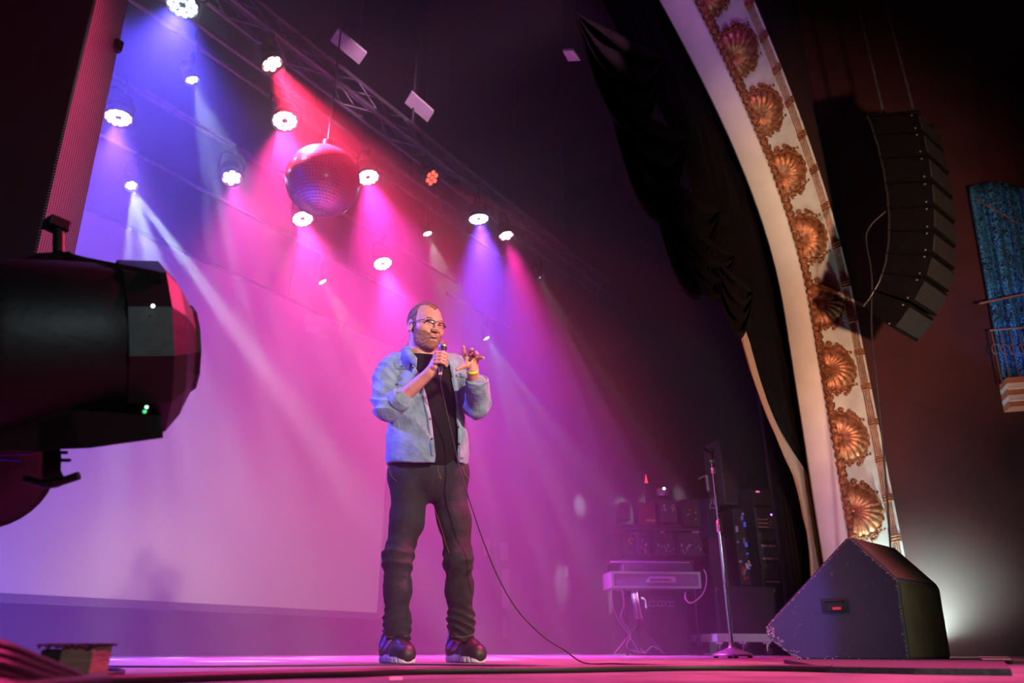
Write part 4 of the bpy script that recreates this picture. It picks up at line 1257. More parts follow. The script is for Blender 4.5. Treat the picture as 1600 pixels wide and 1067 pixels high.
# width from the far bottom corner
WIDE = .62
Mw = Matrix(((e2.x, e1.x, 0, P0.x), (e2.y, e1.y, 0, P0.y), (0, 0, 1, 0), (0, 0, 0, 1)))   # (depth, width, z)
wg = thing('floor_monitor', 'scuffed black wedge monitor on the stage floor facing the performer', 'stage monitor', tuple(P0))
m_wed = bpy.data.materials.new('scuffed_black_paint'); m_wed.use_nodes = True; nt = m_wed.node_tree; bs = nt.nodes['Principled BSDF']
tc = nt.nodes.new('ShaderNodeTexCoord'); n1 = nt.nodes.new('ShaderNodeTexNoise'); n1.inputs['Scale'].default_value = 26; n1.inputs['Detail'].default_value = 8; n1.inputs['Roughness'].default_value = .7
nt.links.new(tc.outputs['Object'], n1.inputs[0])
geo = nt.nodes.new('ShaderNodeNewGeometry')
cr = nt.nodes.new('ShaderNodeValToRGB'); cr.color_ramp.elements[0].position = .62; cr.color_ramp.elements[1].position = .68
cr.color_ramp.elements[0].color = (.014, .022, .036, 1); cr.color_ramp.elements[1].color = (.085, .085, .095, 1)
nt.links.new(n1.outputs['Fac'], cr.inputs[0]); nt.links.new(cr.outputs[0], bs.inputs['Base Color']); bs.inputs['Roughness'].default_value = .6
n2 = nt.nodes.new('ShaderNodeTexNoise'); n2.inputs['Scale'].default_value = 220; nt.links.new(tc.outputs['Object'], n2.inputs[0])
bpn = nt.nodes.new('ShaderNodeBump'); bpn.inputs['Strength'].default_value = .5; bpn.inputs['Distance'].default_value = .004; nt.links.new(n2.outputs['Fac'], bpn.inputs['Height']); nt.links.new(bpn.outputs[0], bs.inputs['Normal'])
mb = MB().prism(PXZ, 0, WIDE, Mw, bev=.008); obj('cabinet', mb, m_wed, wg)
# bare olive carpet skin on the back and top
m_oliv = mat('worn_brown_black_paint', (.045,.036,.018), .8, noise=.3, nscale=9, bump=.5, bscale=120)
def slab(i, j, m, name, ins=.012, th=.004, w0=.012, w1=WIDE-.012):
    a, b = Vector(PXZ[i]), Vector(PXZ[j]); d = (b-a).normalized(); n = Vector((d.y, -d.x))
    c = Vector((sum(p[0] for p in PXZ)/6, sum(p[1] for p in PXZ)/6))
    if (a-c).dot(n) < 0: n = -n
    a2, b2 = a+d*ins, b-d*ins
    vs = [(a2.x, w0, a2.y), (b2.x, w0, b2.y), (b2.x, w1, b2.y), (a2.x, w1, a2.y)]
    vo = [(x+n.x*th, w, z+n.y*th) for x, w, z in vs]
    mb = MB(); mb.add(vs+vo, [(0, 1, 2, 3), (7, 6, 5, 4), (0, 4, 5, 1), (1, 5, 6, 2), (2, 6, 7, 3), (3, 7, 4, 0)], False, Mw); return obj(name, mb, m, wg)
slab(1, 2, m_oliv, 'top_panel'); slab(0, 1, m_oliv, 'rear_panel')
m_gril = mat('steel_grille', (.05,.05,.06), .5, .6, bump=1.0, bscale=260)
slab(2, 3, m_gril, 'front_grille', .02, .008)
hx, hz_ = wp(1305, 946)
mb = MB(); mb.box((hx-.070, -.004, hz_-.036), (hx+.070, .001, hz_+.036), .0015, Mw); ho = obj('handle_plate', mb, M_['blackmat'], wg)
mb = MB()
for lo_, hi_ in (((hx-.056, -.010, hz_-.026), (hx+.056, -.003, hz_-.020)), ((hx-.056, -.010, hz_+.020), (hx+.056, -.003, hz_+.026)), ((hx-.056, -.010, hz_-.026), (hx-.050, -.003, hz_+.026)), ((hx+.050, -.010, hz_-.026), (hx+.056, -.003, hz_+.026))): mb.box(lo_, hi_, .001, Mw)
obj('handle_rim', mb, M_['cable'], ho)
sx, sz = wp(1308, 951); mb = MB(); mb.box((sx-.022, -.007, sz-.009), (sx+.020, -.004, sz+.008), 0, Mw); obj('red_sticker', mb, mat('red_sticker', (.75,.04,.06), .5), ho)
# chipped edges: bare wood flecks
m_chip = mat('bare_wood_chip', (.24,.20,.15), .85, noise=.3, nscale=60)
random.seed(11); mb = MB()
for i, j, n_, rr in ((3, 4, 46, .040), (4, 5, 60, .040), (5, 0, 26, .012), (0, 1, 36, .012), (1, 2, 26, .008), (2, 3, 30, .006)):
    a, b = Vector(PXZ[i]), Vector(PXZ[j]); c = Vector((sum(p[0] for p in PXZ)/6, sum(p[1] for p in PXZ)/6))
    for _ in range(n_):
        t = random.random()
        if (i, j) == (5, 0): t = random.choice((random.random()**2*.3, 1-random.random()**2*.35, random.random()))
        p = a.lerp(b, t); p = p+(c-p).normalized()*(.004+random.random()**2*rr)
        s = random.uniform(.0015, .0055); k = random.randint(5, 7); an = random.random()*6
        vs = [(p.x+s*random.uniform(.4, 1.6)*math.cos(an+q*6.283/k), -.0012, p.y+s*random.uniform(.4, 1)*math.sin(an+q*6.283/k)) for q in range(k)]
        mb.add(vs, [tuple(range(k))], False, Mw)
oc = obj('paint_chips', mb, m_chip, wg); oc['kind'] = 'stuff'

# ---------------------------------------------------------------- equipment in the wing
def rbox(px0, py0, px1, py1, B, depth, m, name, parent, yaw=0, bev=.008):
    """box whose front face spans the pixel rectangle at B metres, square to the stage side"""
    a = atb(px0, py0, B); b = atb(px1, py1, B)
    c = (a+b)/2; wdt = (Vector((b.x, b.y, 0))-Vector((a.x, a.y, 0))).length; h = abs(a.z-b.z)
    rot = Matrix.Rotation(-AZ+yaw, 3, 'Z')
    fwd = rot @ Vector((0, 1, 0))
    mb = MB(); mb.cbox(c+fwd*depth/2, (wdt, depth, h), bev, rot)
    return obj(name, mb, m, parent), c, rot, wdt, h
def face_box(c, rot, x, z, w_, h_, d0, d1, m, name, parent, bev=0):
    """small box on a front face: x, z from its centre, d0..d1 in front of it"""
    cc = c+rot @ Vector((x, -(d0+d1)/2, z)); mb = MB(); mb.cbox(cc, (w_, abs(d1-d0), h_), bev, rot); return obj(name, mb, m, parent)
YW = R(14)
m_gear = mat('gear_black', (.020,.019,.023), .6, noise=.3, nscale=10)
m_gear2 = mat('gear_dark_grey', (.05,.048,.056), .6, noise=.3, nscale=12)
m_white = mat('off_white_label', (.55,.53,.52), .6); m_yel = mat('yellow_label', (.65,.50,.06), .6)
m_mesh = mat('speaker_mesh', (.035,.033,.038), .5, .4, bump=1.0, bscale=140)
GB = 8.6
# subwoofer on a dolly
sub = thing('subwoofer', 'black mesh-fronted subwoofer standing on a wheeled dolly', 'speaker', tuple(atb(1170, 988, GB)))
o, c, rot, wd, hh_ = rbox(1112, 916, 1225, 989, GB, .60, m_gear, 'cabinet', sub, YW)
face_box(c, rot, 0, 0, wd*.94, hh_*.90, 0, .012, m_mesh, 'grille', sub)
for sx_ in (-1, 1): face_box(c, rot, sx_*wd*.485, hh_*.42, .03, .03, 0, .02, M_['steel'], 'corner', sub)
dl = thing('wheeled_dolly', 'low pale board dolly on casters under the subwoofer', 'dolly', tuple(atb(1160, 1020, GB)))
o, c, rot, wd, hh_ = rbox(1115, 990, 1222, 1003, GB-.03, .62, mat('pale_board', (.70,.68,.72), .6), 'board', dl, YW, .003)
for sx_ in (-.40, -.02, .38):
    for dd in (.08, .52):
        p = c+rot @ Vector((sx_*wd, dd, 0)); zt = c.z-hh_/2
        mb = MB(); mb.box((-.03, -.04, -.02), (.03, .04, 0), .003, Matrix.Translation((p.x, p.y, zt))); mb.tube([(p.x-.022, p.y, zt-.01), (p.x-.022, p.y, .04)], .006, 6); mb.tube([(p.x+.022, p.y, zt-.01), (p.x+.022, p.y, .04)], .006, 6)
        cs = obj('caster', mb, M_['alu'], dl)
        r_ = min(.045, zt*.45); mb = MB(); mb.cyl((p.x-.014, p.y, r_), (p.x+.014, p.y, r_), r_, n=20); obj('wheel', mb, M_['cable'], cs)
# full-range speaker on top of a pole behind
pa = thing('loudspeaker', 'tall black loudspeaker raised behind the microphone stand', 'speaker', tuple(atb(1145, 790, 8.9)))
o, c, rot, wd, hh_ = rbox(1120, 687, 1172, 789, 9.5, .42, m_gear2, 'cabinet', pa, YW)
face_box(c, rot, 0, 0, wd*.90, hh_*.94, 0, .012, m_mesh, 'grille', pa); face_box(c, rot, .05, -hh_*.43, .03, .02, .012, .016, m_white, 'badge', pa)
q = c+rot @ Vector((0, .2, 0)); obj('pole', MB().cyl((q.x, q.y, 0), (q.x, q.y, c.z-hh_/2), .02, n=10), M_['black'], pa)
# amplifier rack with patch fields
rk = thing('equipment_rack', 'tall black equipment rack with rows of lit white and yellow labels', 'rack', tuple(atb(1200, 915, 9.1)))
o, c, rot, wd, hh_ = rbox(1172, 762, 1238, 1020, 9.2, .5, m_gear, 'case', rk, YW)
def rz_(py): return atb(1200, py, 9.2).z-c.z
unit = 0
for py0, py1 in ((766, 790), (793, 826), (829, 846), (850, 876), (880, 906)):
    z0_, z1_ = rz_(py1), rz_(py0); uo = face_box(c, rot, 0, (z0_+z1_)/2, wd*.9, z1_-z0_-.01, 0, .02, m_gear2, 'rack_unit', rk, .003)
    for sx_ in (-.43, .43): face_box(c, rot, sx_*wd, (z0_+z1_)/2, .016, .016, .02, .026, M_['steel'], 'screw', uo)
random.seed(5)
for py in (853, 873, 909):
    for k in range(14):
        if random.random() < .15: continue
        face_box(c, rot, -wd*.36+wd*.72*k/13, rz_(py), wd*.04, .018, .02, .024, m_yel if k in (2, 3, 13) or (k == 4 and py == 873) else m_white, 'label_strip', rk)
for k in range(3): face_box(c, rot, -wd*.13, rz_(812+k*6), .13, .014, .02, .024, m_white, 'label_strip', rk)
for i in range(7):
    for j in range(4): face_box(c, rot, wd*(.16+.035*i), rz_(810+j*5), .012, .012, .02, .024, m_gear2 if (i+j) % 3 else m_white, 'push_button', rk)
face_box(c, rot, wd*.38, rz_(804), .02, .02, .02, .026, emis('violet_led', (.4, .15, 1), 4), 'indicator_led', rk)
face_box(c, rot, -wd*.22, rz_(769), .05, .022, .02, .024, emis('pink_led', (1, .2, .6), .8), 'indicator_led', rk)
P = lambda px, py, B=8.95: atb(px, py, B)
tag(obj('patch_lead', MB().tube(smooth_path([P(1205, 855), P(1198, 868), P(1197, 880), P(1204, 892), P(1213, 884), P(1218, 862), P(1210, 850)], 6), .006, 6), M_['cable']), 'thin looped lead hanging in front of the rack', 'cable')
tag(obj('rack_lead', MB().tube(smooth_path([P(1180, 862), P(1182, 882), P(1193, 893), P(1205, 897)], 6), .005, 6), M_['cable']), 'short curved lead at the lower left of the rack', 'cable')
# narrow tower of sockets between the loudspeaker and the rack
tw = thing('patch_tower', 'narrow dark patch tower with coloured plugs beside the rack', 'rack', tuple(atb(1160, 915, 8.9)))
o, c, rot, wd, hh_ = rbox(1143, 795, 1176, 914, 8.95, .3, m_gear, 'frame', tw, YW)
random.seed(9)
cols = [m_white, emis('blue_tag', (.08, .1, .9), .5), mat('red_plug', (.5, .05, .05), .5), mat('lilac_plug', (.35, .3, .6), .5), m_gear2]
for k in range(26):
    x = random.choice((-.3, .05, .25, .35))*wd+random.uniform(-.02, .02); z = random.uniform(-.47, .47)*hh_
    w2 = random.uniform(.012, .03); face_box(c, rot, x, z, w2, random.uniform(.02, .07), 0, .03, cols[k % 5], 'plug', tw, .003)
# dark blue box with a small figure outline
bb = thing('blue_equipment_box', 'dark blue upright box with a small outlined symbol', 'box', tuple(atb(1112, 850, 8.75)))
o, c, rot, wd, hh_ = rbox(1102, 778, 1128, 838, 8.8, .3, mat('dark_blue_paint', (.022,.025,.055), .6), 'case', bb, YW)
mb = MB(); mb.tube([c+rot @ Vector((x, -.012, z)) for x, z in ((-.045, .10), (.045, .10), (.03, .15), (.012, .165), (.022, .20), (0, .225), (-.022, .20), (-.012, .165), (-.03, .15))], .004, 5, closed=True); obj('outlined_symbol', mb, m_white, bb)
lg = obj('stand', MB().box((-.1, -.1, 0), (.1, .1, c.z-hh_/2), 0, Matrix.Translation((c.x+.1, c.y, 0))), m_gear, bb)
# amplifier cabinet with the console case on top
ab = thing('amplifier_cabinet', 'large black cabinet with three twin outlet panels under the silver console', 'cabinet', tuple(atb(1040, 1020, GB)))
o, c, rot, wd, hh_ = rbox(1010, 930, 1082, 1023, GB+.1, .6, m_gear, 'cabinet', ab, YW)
c_ab = c
def az_(py, B=GB+.1): return atb(1040, py, B).z
for k, px in enumerate((1021, 1035.5, 1050)):
    x = (atb(px, 944, GB)-atb(1046, 944, GB)).length*(-1 if px < 1046 else 1); z = az_(943.5)-c.z
    fo = face_box(c, rot, x, z, .092, .062, 0, .010, mat('grey_outlet', (.22,.21,.24), .5), 'outlet_panel', ab, .002)
    for s_ in (-1, 1): face_box(c, rot, x+s_*.021, z, .026, .034, .010, .013, M_['blackmat'], 'outlet', fo)
# keyboard-like console in an aluminium-edged case
ks = thing('console_case', 'long dark console in an aluminium-edged case with a slanted name plate', 'console', tuple(atb(1025, 915, GB)))
KB = GB-.15
o, c, rot, wd, hh_ = rbox(953, 893, 1098, 919, KB, .42, mat('case_laminate', (.18,.16,.20), .55, noise=.15, nscale=20), 'case', ks, YW*.4, .004)
m_ed = mat('case_edge_aluminium', (.50,.47,.55), .35, .8)
for s_ in (-1, 1):
    face_box(c, rot, 0, s_*(hh_/2-.012), wd, .026, 0, .008, m_ed, 'edge_rail', ks); face_box(c, rot, s_*(wd/2-.014), 0, .03, hh_, .001, .010, m_ed, 'corner_guard', ks)
mb = MB(); pl = [(-.14, -.03), (.20, -.03), (.20, .035), (-.09, .035)]
mb.add([c+rot @ Vector((x+.02, -.012, z)) for x, z in pl]+[c+rot @ Vector((x+.02, -.002, z)) for x, z in pl], [(0, 1, 2, 3), (0, 1, 5, 4), (1, 2, 6, 5), (2, 3, 7, 6), (3, 0, 4, 7)]); npl = obj('name_plate', mb, mat('plate_grey', (.42,.38,.42), .5), ks)
for k in range(9): face_box(c, rot, -.065+.028*k, .002, .018, .022, .012, .015, m_gear2 if k < 8 else mat('red_mark', (.5, .04, .04), .5), 'plate_letter', npl)
o2, c2, rot2, wd2, hh2 = rbox(972, 881, 1085, 892, KB+.12, .22, mat('keybed', (.10,.085,.10), .6), 'key_bed', ks, YW*.4, .004)
for k in range(28): face_box(c2, rot2, -wd2/2+.02+(wd2-.04)*k/27, 0, wd2/40, hh2*.7, 0, .004, m_gear2, 'key', ks)
rbox(955, 875, 1086, 880, KB+.2, .3, m_gear, 'upper_shelf', ks, YW*.4, .003)
o3, c3, rot3, wd3, hh3 = rbox(953, 877, 1080, 879.5, KB+.16, .03, mat('lit_edge_strip', (.45,.25,.45), .4), 'shelf_lip', ks, YW*.4, .001)
for (px, py) in ((975, 921), (1085, 921)):
    q = atb(px, py, KB+.2); obj('leg', MB().cyl(q, Vector((q.x, q.y, 0)), .018, n=8), M_['black'], ks)
# shelf unit with small devices
sh = thing('device_shelf', 'black shelf unit stacked with small audio devices above the console', 'shelf unit', tuple(atb(1030, 880, 9.1)))
o, c, rot, wd, hh_ = rbox(952, 826, 1112, 1020, 9.6, .3, m_gear, 'back_panel', sh, YW*.4, .003)
for py in (826, 870):
    z = atb(1030, py, 9.2).z; 
    cc = Vector((c.x, c.y, z))+rot @ Vector((0, -.32, 0)); mb = MB(); mb.cbox(cc, (wd, .62, .02), .002, rot); obj('shelf_board', mb, m_gear, sh)
def dev(name, lab, cat, px0, py0, px1, py1, m, B=9.0):
    t = thing(name, lab, cat, tuple(atb((px0+px1)/2, py1, B)), 0)
    o, c, rot, wd, hh_ = rbox(px0, py0, px1, py1, B, .24, m, 'housing', t, YW*.4, .004)
    return t, c, rot, wd, hh_
random.seed(21)
t, c, rot, wd, hh_ = dev('patch_module', 'grey patch module with a yellow ring and two blue levers', 'audio device', 976, 830, 1016, 869, m_gear2)
face_box(c, rot, -wd*.02, 0, wd*.16, hh_*.95, 0, .02, mat('violet_grey', (.12,.11,.22), .5), 'centre_strip', t)
face_box(c, rot, 0, hh_*.38, wd*.6, hh_*.05, .02, .03, mat('violet_grey2', (.16,.13,.30), .5), 'cross_bar', t)
mb = MB(); mb.tube([c+rot @ Vector((-wd*.27+.028*math.cos(a), -.02, hh_*.1+.030*math.sin(a))) for a in np.linspace(.3, 5.2, 14)], .007, 6); obj('yellow_ring', mb, m_yel, t)
for k in range(7): face_box(c, rot, wd*random.uniform(.15, .42), hh_*random.uniform(-.4, .3), .014, .034, 0, .02, m_white if k % 2 else cols[3], 'plug', t, .002)
for i, (x0, x1, lab) in enumerate(((1020, 1056, 'black patch module with tangled plugs under a small white tag'), (1059, 1100, 'black patch module with white plugs under a wide white tag'))):
    t, c, rot, wd, hh_ = dev('patch_module', lab, 'audio device', x0, 832, x1, 869, m_gear)
    for k in range(18): face_box(c, rot, wd*random.uniform(-.42, .42), hh_*random.uniform(-.42, .12), .010, random.uniform(.012, .04), 0, .02, random.choice([m_white, m_gear2, cols[3]]), 'plug', t, .002)
    face_box(c, rot, (-.05 if i == 0 else .25)*wd, hh_*.56, (.05 if i == 0 else .09), .035, 0, .006, m_white, 'tag', t)
t, c, rot, wd, hh_ = dev('red_amplifier', 'dull red device box with a pale yellow strip', 'audio device', 996, 785, 1026, 824, mat('dull_red', (.16,.02,.025), .5), 8.95)
face_box(c, rot, .04, -hh_*.22, wd*.55, hh_*.11, 0, .006, mat('pale_yellow', (.42,.36,.12), .5), 'yellow_strip', t)
for k in range(8): face_box(c, rot, -wd*.35+wd*.1*k, hh_*random.uniform(.0, .25), .010, .012, 0, .01, m_gear2, 'knob', t)
t, c, rot, wd, hh_ = dev('grey_effects_unit', 'dark grey device box with clusters of white knobs', 'audio device', 1029, 781, 1060, 816, m_gear2, 8.95)
for k in range(24): face_box(c, rot, wd*random.choice((-.25, -.2, .2, .3))+random.uniform(-.02, .02), hh_*random.uniform(.0, .28), .011, .011, 0, .012, m_white, 'knob', t)
t, c, rot, wd, hh_ = dev('ribbed_power_unit', 'small ribbed dark box at the near end of the shelf', 'audio device', 968, 784, 986, 812, m_gear2, 8.95)
for k in range(8): face_box(c, rot, -wd*.4+wd*.8*k/7, -hh_*.15, .006, hh_*.6, 0, .014, M_['steel'], 'fin', t)
t, c, rot, wd, hh_ = dev('black_mixer', 'black mixer box with small lights right of the grey unit', 'audio device', 1064, 780, 1098, 822, m_gear, 8.95)
for k in range(10): face_box(c, rot, wd*random.uniform(-.4, .4), hh_*random.uniform(-.3, .35), .012, .012, 0, .012, random.choice([m_white, M_['steel']]), 'knob', t)
# glass dome lamp and red pilot light on the shelf top
tpz = atb(1037, 778, 8.95)
dm = thing('dome_lamp', 'small clear dome lamp on top of the stacked devices', 'lamp', tuple(tpz))
q = atb(1037, 768, 8.95); mb = MB(); mb.lathe([(.085, -.06), (.10, -.03), (.088, .03), (.08, .035)], 24, Matrix.Translation(q)); obj('reflector_bowl', mb, mat('bowl_glass', (.30,.28,.34), .15, .6), dm)
obj('bulb', MB().sph(q+W(-.01, -.09, .02), .014), emis('white_bulb', (.9, .9, 1), 12), dm)
sh2 = thing('top_shelf', 'black top shelf carrying the red and grey device boxes', 'shelf', tuple(atb(1030, 826, 8.95)))
rbox(955, 824, 1112, 829, 8.93, .3, m_gear, 'board', sh2, YW*.4, .002)
rp = thing('red_pilot_lamp', 'small pointed red lamp glowing above the red device box', 'lamp', tuple(atb(1010, 756, 8.95)))
q = atb(1010, 755, 8.95); mb = MB(); mb.lathe([(.020, 0), (.014, .03), (.006, .075), (.001, .11)], 10, Matrix.Translation(q)); obj('red_cap', mb, emis('red_glow', (1, .03, .04), 3), rp)
obj('socket', MB().cyl(q-Vector((0, 0, .25)), q, .022, n=10), m_gear, rp)
# loose cables and the cable bundle on a stand
m_cab2 = mat('grey_cable', (.16,.15,.17), .6); m_cab3 = mat('pale_green_cable', (.35,.5,.42), .5); m_cab4 = mat('red_cable', (.45,.06,.06), .5)
tag(obj('looped_cable', MB().tube(smooth_path([atb(1100, 890, GB-.2), atb(1104, 900, GB-.25), atb(1103, 915, GB-.25), atb(1098, 928, GB-.25), atb(1088, 938, GB-.25), atb(1078, 942, GB-.25), atb(1071, 935, GB-.2), atb(1071, 925, GB-.1)], 6), .007, 8), mat('beige_cable', (.32,.26,.24), .6)), 'beige cable looping from the console case down to the cabinet', 'cable')
cb = thing('cable_tree', 'stand draped with a bundle of coloured cables under the console', 'cable stand', tuple(atb(997, 1020, GB-.1)))
q0 = atb(994, 925, GB-.05); q1 = Vector((q0.x, q0.y, .02)); obj('pole', MB().cyl(q1, q0, .014, n=8), M_['black'], cb)
for k, (dx, m) in enumerate(((0, m_cab3), (2.2, m_cab2), (4.2, m_cab4), (6, m_cab3), (-2.5, m_cab2))):
    obj('hanging_cable', MB().tube(smooth_path([atb(989+dx, 921, GB-.15), atb(991+dx, 935, GB-.2), atb(994+dx, 950, GB-.2), atb(996+dx*1.2, 967, GB-.18)], 5), .007, 6), m, cb)
obj('hooked_cable', MB().tube(smooth_path([atb(1002, 934, GB-.2), atb(1008, 938, GB-.2), atb(1010, 950, GB-.2)], 5), .010, 6), m_cab3, cb)
for k in range(3):
    a = k*2.1+.4; obj('foot', MB().cyl(Vector((q1.x, q1.y, .30)), Vector((q1.x+.3*math.cos(a), q1.y+.3*math.sin(a), .012)), .010, n=6), M_['black'], cb)
random.seed(31)
for k, lab in enumerate(('grey cable drooping in a long arc below the console', 'grey cable sagging steeply below the console end', 'thin cable crossing low in front of the cabinet')):
    pts = [[(957, 915), (955, 935), (962, 960), (978, 985), (992, 1008), (1000, 1021)], [(972, 921), (975, 945), (970, 965), (985, 990), (980, 1012), (1010, 1021)], [(1000, 1012), (1008, 1019), (1020, 1010), (1035, 1020)]][k]
    tag(obj('loose_cable', MB().tube(smooth_path([atb(x, y, GB-.3+.05*k) for x, y in pts], 6), .006, 6), m_cab2), lab, 'cable')
# small clutter standing high on the shelf end
mt = thing('metal_bracket', 'pale upright metal bracket behind the microphone stand', 'bracket', tuple(atb(1104, 762, 8.9)))
obj('bar', MB().cyl(atb(1104, 743, 8.9), atb(1107, 768, 8.9), .022, n=8), mat('grey_green_metal', (.20,.24,.26), .5, .3), mt)
obj('arm', MB().tube([atb(1091, 748, 8.9), atb(1098, 745, 8.9), atb(1104, 743, 8.9)], .014, 6), M_['steel'], mt)
obj('post', MB().cyl(atb(1107, 768, 8.9), Vector((*atb(1107, 768, 8.9)[:2], 0)), .014, n=6), M_['black'], mt)
# ---------------------------------------------------------------- line array of loudspeakers
XA = 6.75
na = Vector((math.cos(R(-15)), math.sin(R(-15)), 0))      # width direction of the array
A0 = on_plane(1400, 350, (XA, .4, 0), (1, 0, 0))
def la(px, py): return on_plane(px, py, A0, na)
left_ = smooth_path([(p[0], p[1], 0) for p in ((1352, 182), (1366, 220), (1378, 270), (1385, 320), (1386, 365), (1381, 410), (1369, 445), (1347, 478))], 10)
rite_ = smooth_path([(p[0], p[1], 0) for p in ((1432, 176), (1443, 215), (1452, 265), (1457, 315), (1458, 365), (1452, 412), (1432, 460), (1394, 514))], 10)
ar = thing('line_array', 'hanging column of black line-array loudspeakers curving in at the bottom', 'speaker array', tuple(la(1375, 500)))
NB = 9; m_la = mat('array_black', (.0035,.003,.0035), .9, spec=.1, noise=.3, nscale=15, bump=.2, bscale=100)
def samp(L, t): 
    i = t*(len(L)-1); k = int(min(i, len(L)-2)); return L[k].lerp(L[k+1], i-k)
WL = .50
for k in range(NB):
    t0, t1 = k/NB+.004, (k+1)/NB-.004
    q = [samp(left_, t0), samp(rite_, t0), samp(rite_, t1), samp(left_, t1)]
    P = [la(v.x, v.y) for v in q]
    mb = MB(); b = bmesh.new(); vs = [b.verts.new(p) for p in P]; f = b.faces.new(vs)
    r = bmesh.ops.extrude_face_region(b, geom=[f])
    for g in r['geom']:
        if isinstance(g, bmesh.types.BMVert): g.co += na*WL
    bmesh.ops.recalc_face_normals(b, faces=b.faces[:]); bmesh.ops.bevel(b, geom=b.edges[:], offset=.008, segments=2, affect='EDGES')
    mb.bm(b); box_ = obj('speaker_box', mb, m_la, ar)
    # rigging plates along the back edge, seam pins, grille inset
    mb = MB(); c = P[0].lerp(P[3], .5); d = (P[3]-P[0]).normalized()
    mb.tube([P[0].lerp(P[1], .05)-na*.012, c.lerp(P[1].lerp(P[2], .5), .07)-na*.014, P[3].lerp(P[2], .05)-na*.012], .010, 6)
    obj('rigging_plate', mb, mat('rigging_grey', (.06,.055,.06), .35, .7) if k == 0 else bpy.data.materials['rigging_grey'], box_)
    mb = MB(); 
    for s in (.12, .88):
        a = P[1].lerp(P[2], s); mb.sph(a-na*.006+(P[0]-P[1]).normalized()*.05, .010, n=8)
    obj('rigging_pin', mb, M_['steel'], box_)
    g0 = P[1].lerp(P[2], .12); g1 = P[1].lerp(P[2], .88); od = (P[1]-P[0]).normalized()*.012
    mb = MB(); v8 = [g0+na*.02, g1+na*.02, g1+na*(WL-.02), g0+na*(WL-.02)]
    mb.add(v8+[v+od for v in v8], [(0, 1, 2, 3), (7, 6, 5, 4), (0, 4, 5, 1), (1, 5, 6, 2), (2, 6, 7, 3), (3, 7, 4, 0)]); obj('grille', mb, m_mesh, box_)
tp = [la(1352, 182), la(1432, 176)]
mb = MB(); mb.tube([tp[0]+Vector((0, 0, .05))+na*.1, tp[1]+Vector((0, 0, .05))+na*.1], .03, 8); mb.tube([tp[0]+Vector((0, 0, .05))+na*.4, tp[1]+Vector((0, 0, .05))+na*.4], .03, 8); obj('flying_frame', mb, M_['black'], ar)
for s in (.2, .8):
    q = tp[0].lerp(tp[1], s)+na*.25; obj('chain', MB().cyl(q, q+Vector((0, 0, 4)), .012, n=6), M_['steel'], ar)
tag(obj('array_cable', MB().tube(smooth_path([la(1384, 330), la(1372, 360)+Vector((0, .1, 0)), la(1362, 430), la(1362, 520), la(1372, 620), la(1385, 760), la(1400, 1000)], 6), .008, 8), M_['cable']), 'black cable hanging from the speaker array down the red wall', 'cable')

# ---------------------------------------------------------------- box with blue damask curtain on the red wall
def hw(px, py, out=0): return on_plane(px, py, WA+WN*out, WN)
bx_ = thing('theatre_box', 'theatre box niche in the red wall with blue damask and an iron rail', 'theatre box', tuple(hw(1580, 645, .1)))
m_dam = bpy.data.materials.new('blue_damask'); m_dam.use_nodes = True; nt = m_dam.node_tree; bs = nt.nodes['Principled BSDF']
tc = nt.nodes.new('ShaderNodeTexCoord'); mpn = nt.nodes.new('ShaderNodeMapping'); mpn.inputs['Scale'].default_value = (4, 4, 4); nt.links.new(tc.outputs['Object'], mpn.inputs[0])
n0 = nt.nodes.new('ShaderNodeTexNoise'); n0.inputs['Scale'].default_value = 2.2; n0.inputs['Distortion'].default_value = 3.2; n0.inputs['Detail'].default_value = 1; nt.links.new(mpn.outputs[0], n0.inputs[0])
mm = nt.nodes.new('ShaderNodeMath'); mm.operation = 'MULTIPLY'; mm.inputs[1].default_value = 26; nt.links.new(n0.outputs['Fac'], mm.inputs[0])
ms_ = nt.nodes.new('ShaderNodeMath'); ms_.operation = 'SINE'; nt.links.new(mm.outputs[0], ms_.inputs[0])
crn = nt.nodes.new('ShaderNodeValToRGB'); crn.color_ramp.elements[0].position = .12; crn.color_ramp.elements[1].position = .35
crn.color_ramp.elements[0].color = (.010, .018, .060, 1); crn.color_ramp.elements[1].color = (.05, .30, .60, 1)
nt.links.new(ms_.outputs[0], crn.inputs[0]); nt.links.new(crn.outputs[0], bs.inputs['Base Color']); bs.inputs['Roughness'].default_value = .6
hdir = WDIR
def hpl(px, py, dpt=0): return hw(px, py, .03+dpt)
# curtain: vertical folds following the pixel outline
rows = []
for i in range(26):
    t = i/25; py = 292+t*320
    xl = 1512+t*58; xr = 1640+t*55
    rows.append([hw(xl+(xr-xl)*u, py-(8*math.sin(u*5) if i == 0 else 0), .07+.050*math.sin(u*30)+.012*math.sin(u*70)) for u in np.linspace(0, 1, 60)])
obj('damask_curtain', MB().grid(rows), m_dam, bx_, solid=.004)
m_iron = mat('rusty_iron', (.20,.085,.05), .6, .4)
m_cream = mat('cream_mould', (.70,.62,.58), .7)
obj('top_rail', MB().cyl(hw(1530, 474, .22), hw(1660, 446, .22), .014, n=8), m_iron, bx_)
obj('diagonal_rod', MB().cyl(hw(1519, 308, .10), hw(1590, 348, .14), .008, n=8), m_iron, bx_)
obj('hand_rail', MB().cyl(hw(1546, 516, .20), hw(1660, 506, .20), .013, n=8), m_iron, bx_)
for k in range(7):
    px = 1549+14*k
    obj('baluster', MB().cyl(hw(px, 515-k, .20), hw(px+17, 600-k*2, .20), .007, n=8), m_iron, bx_)
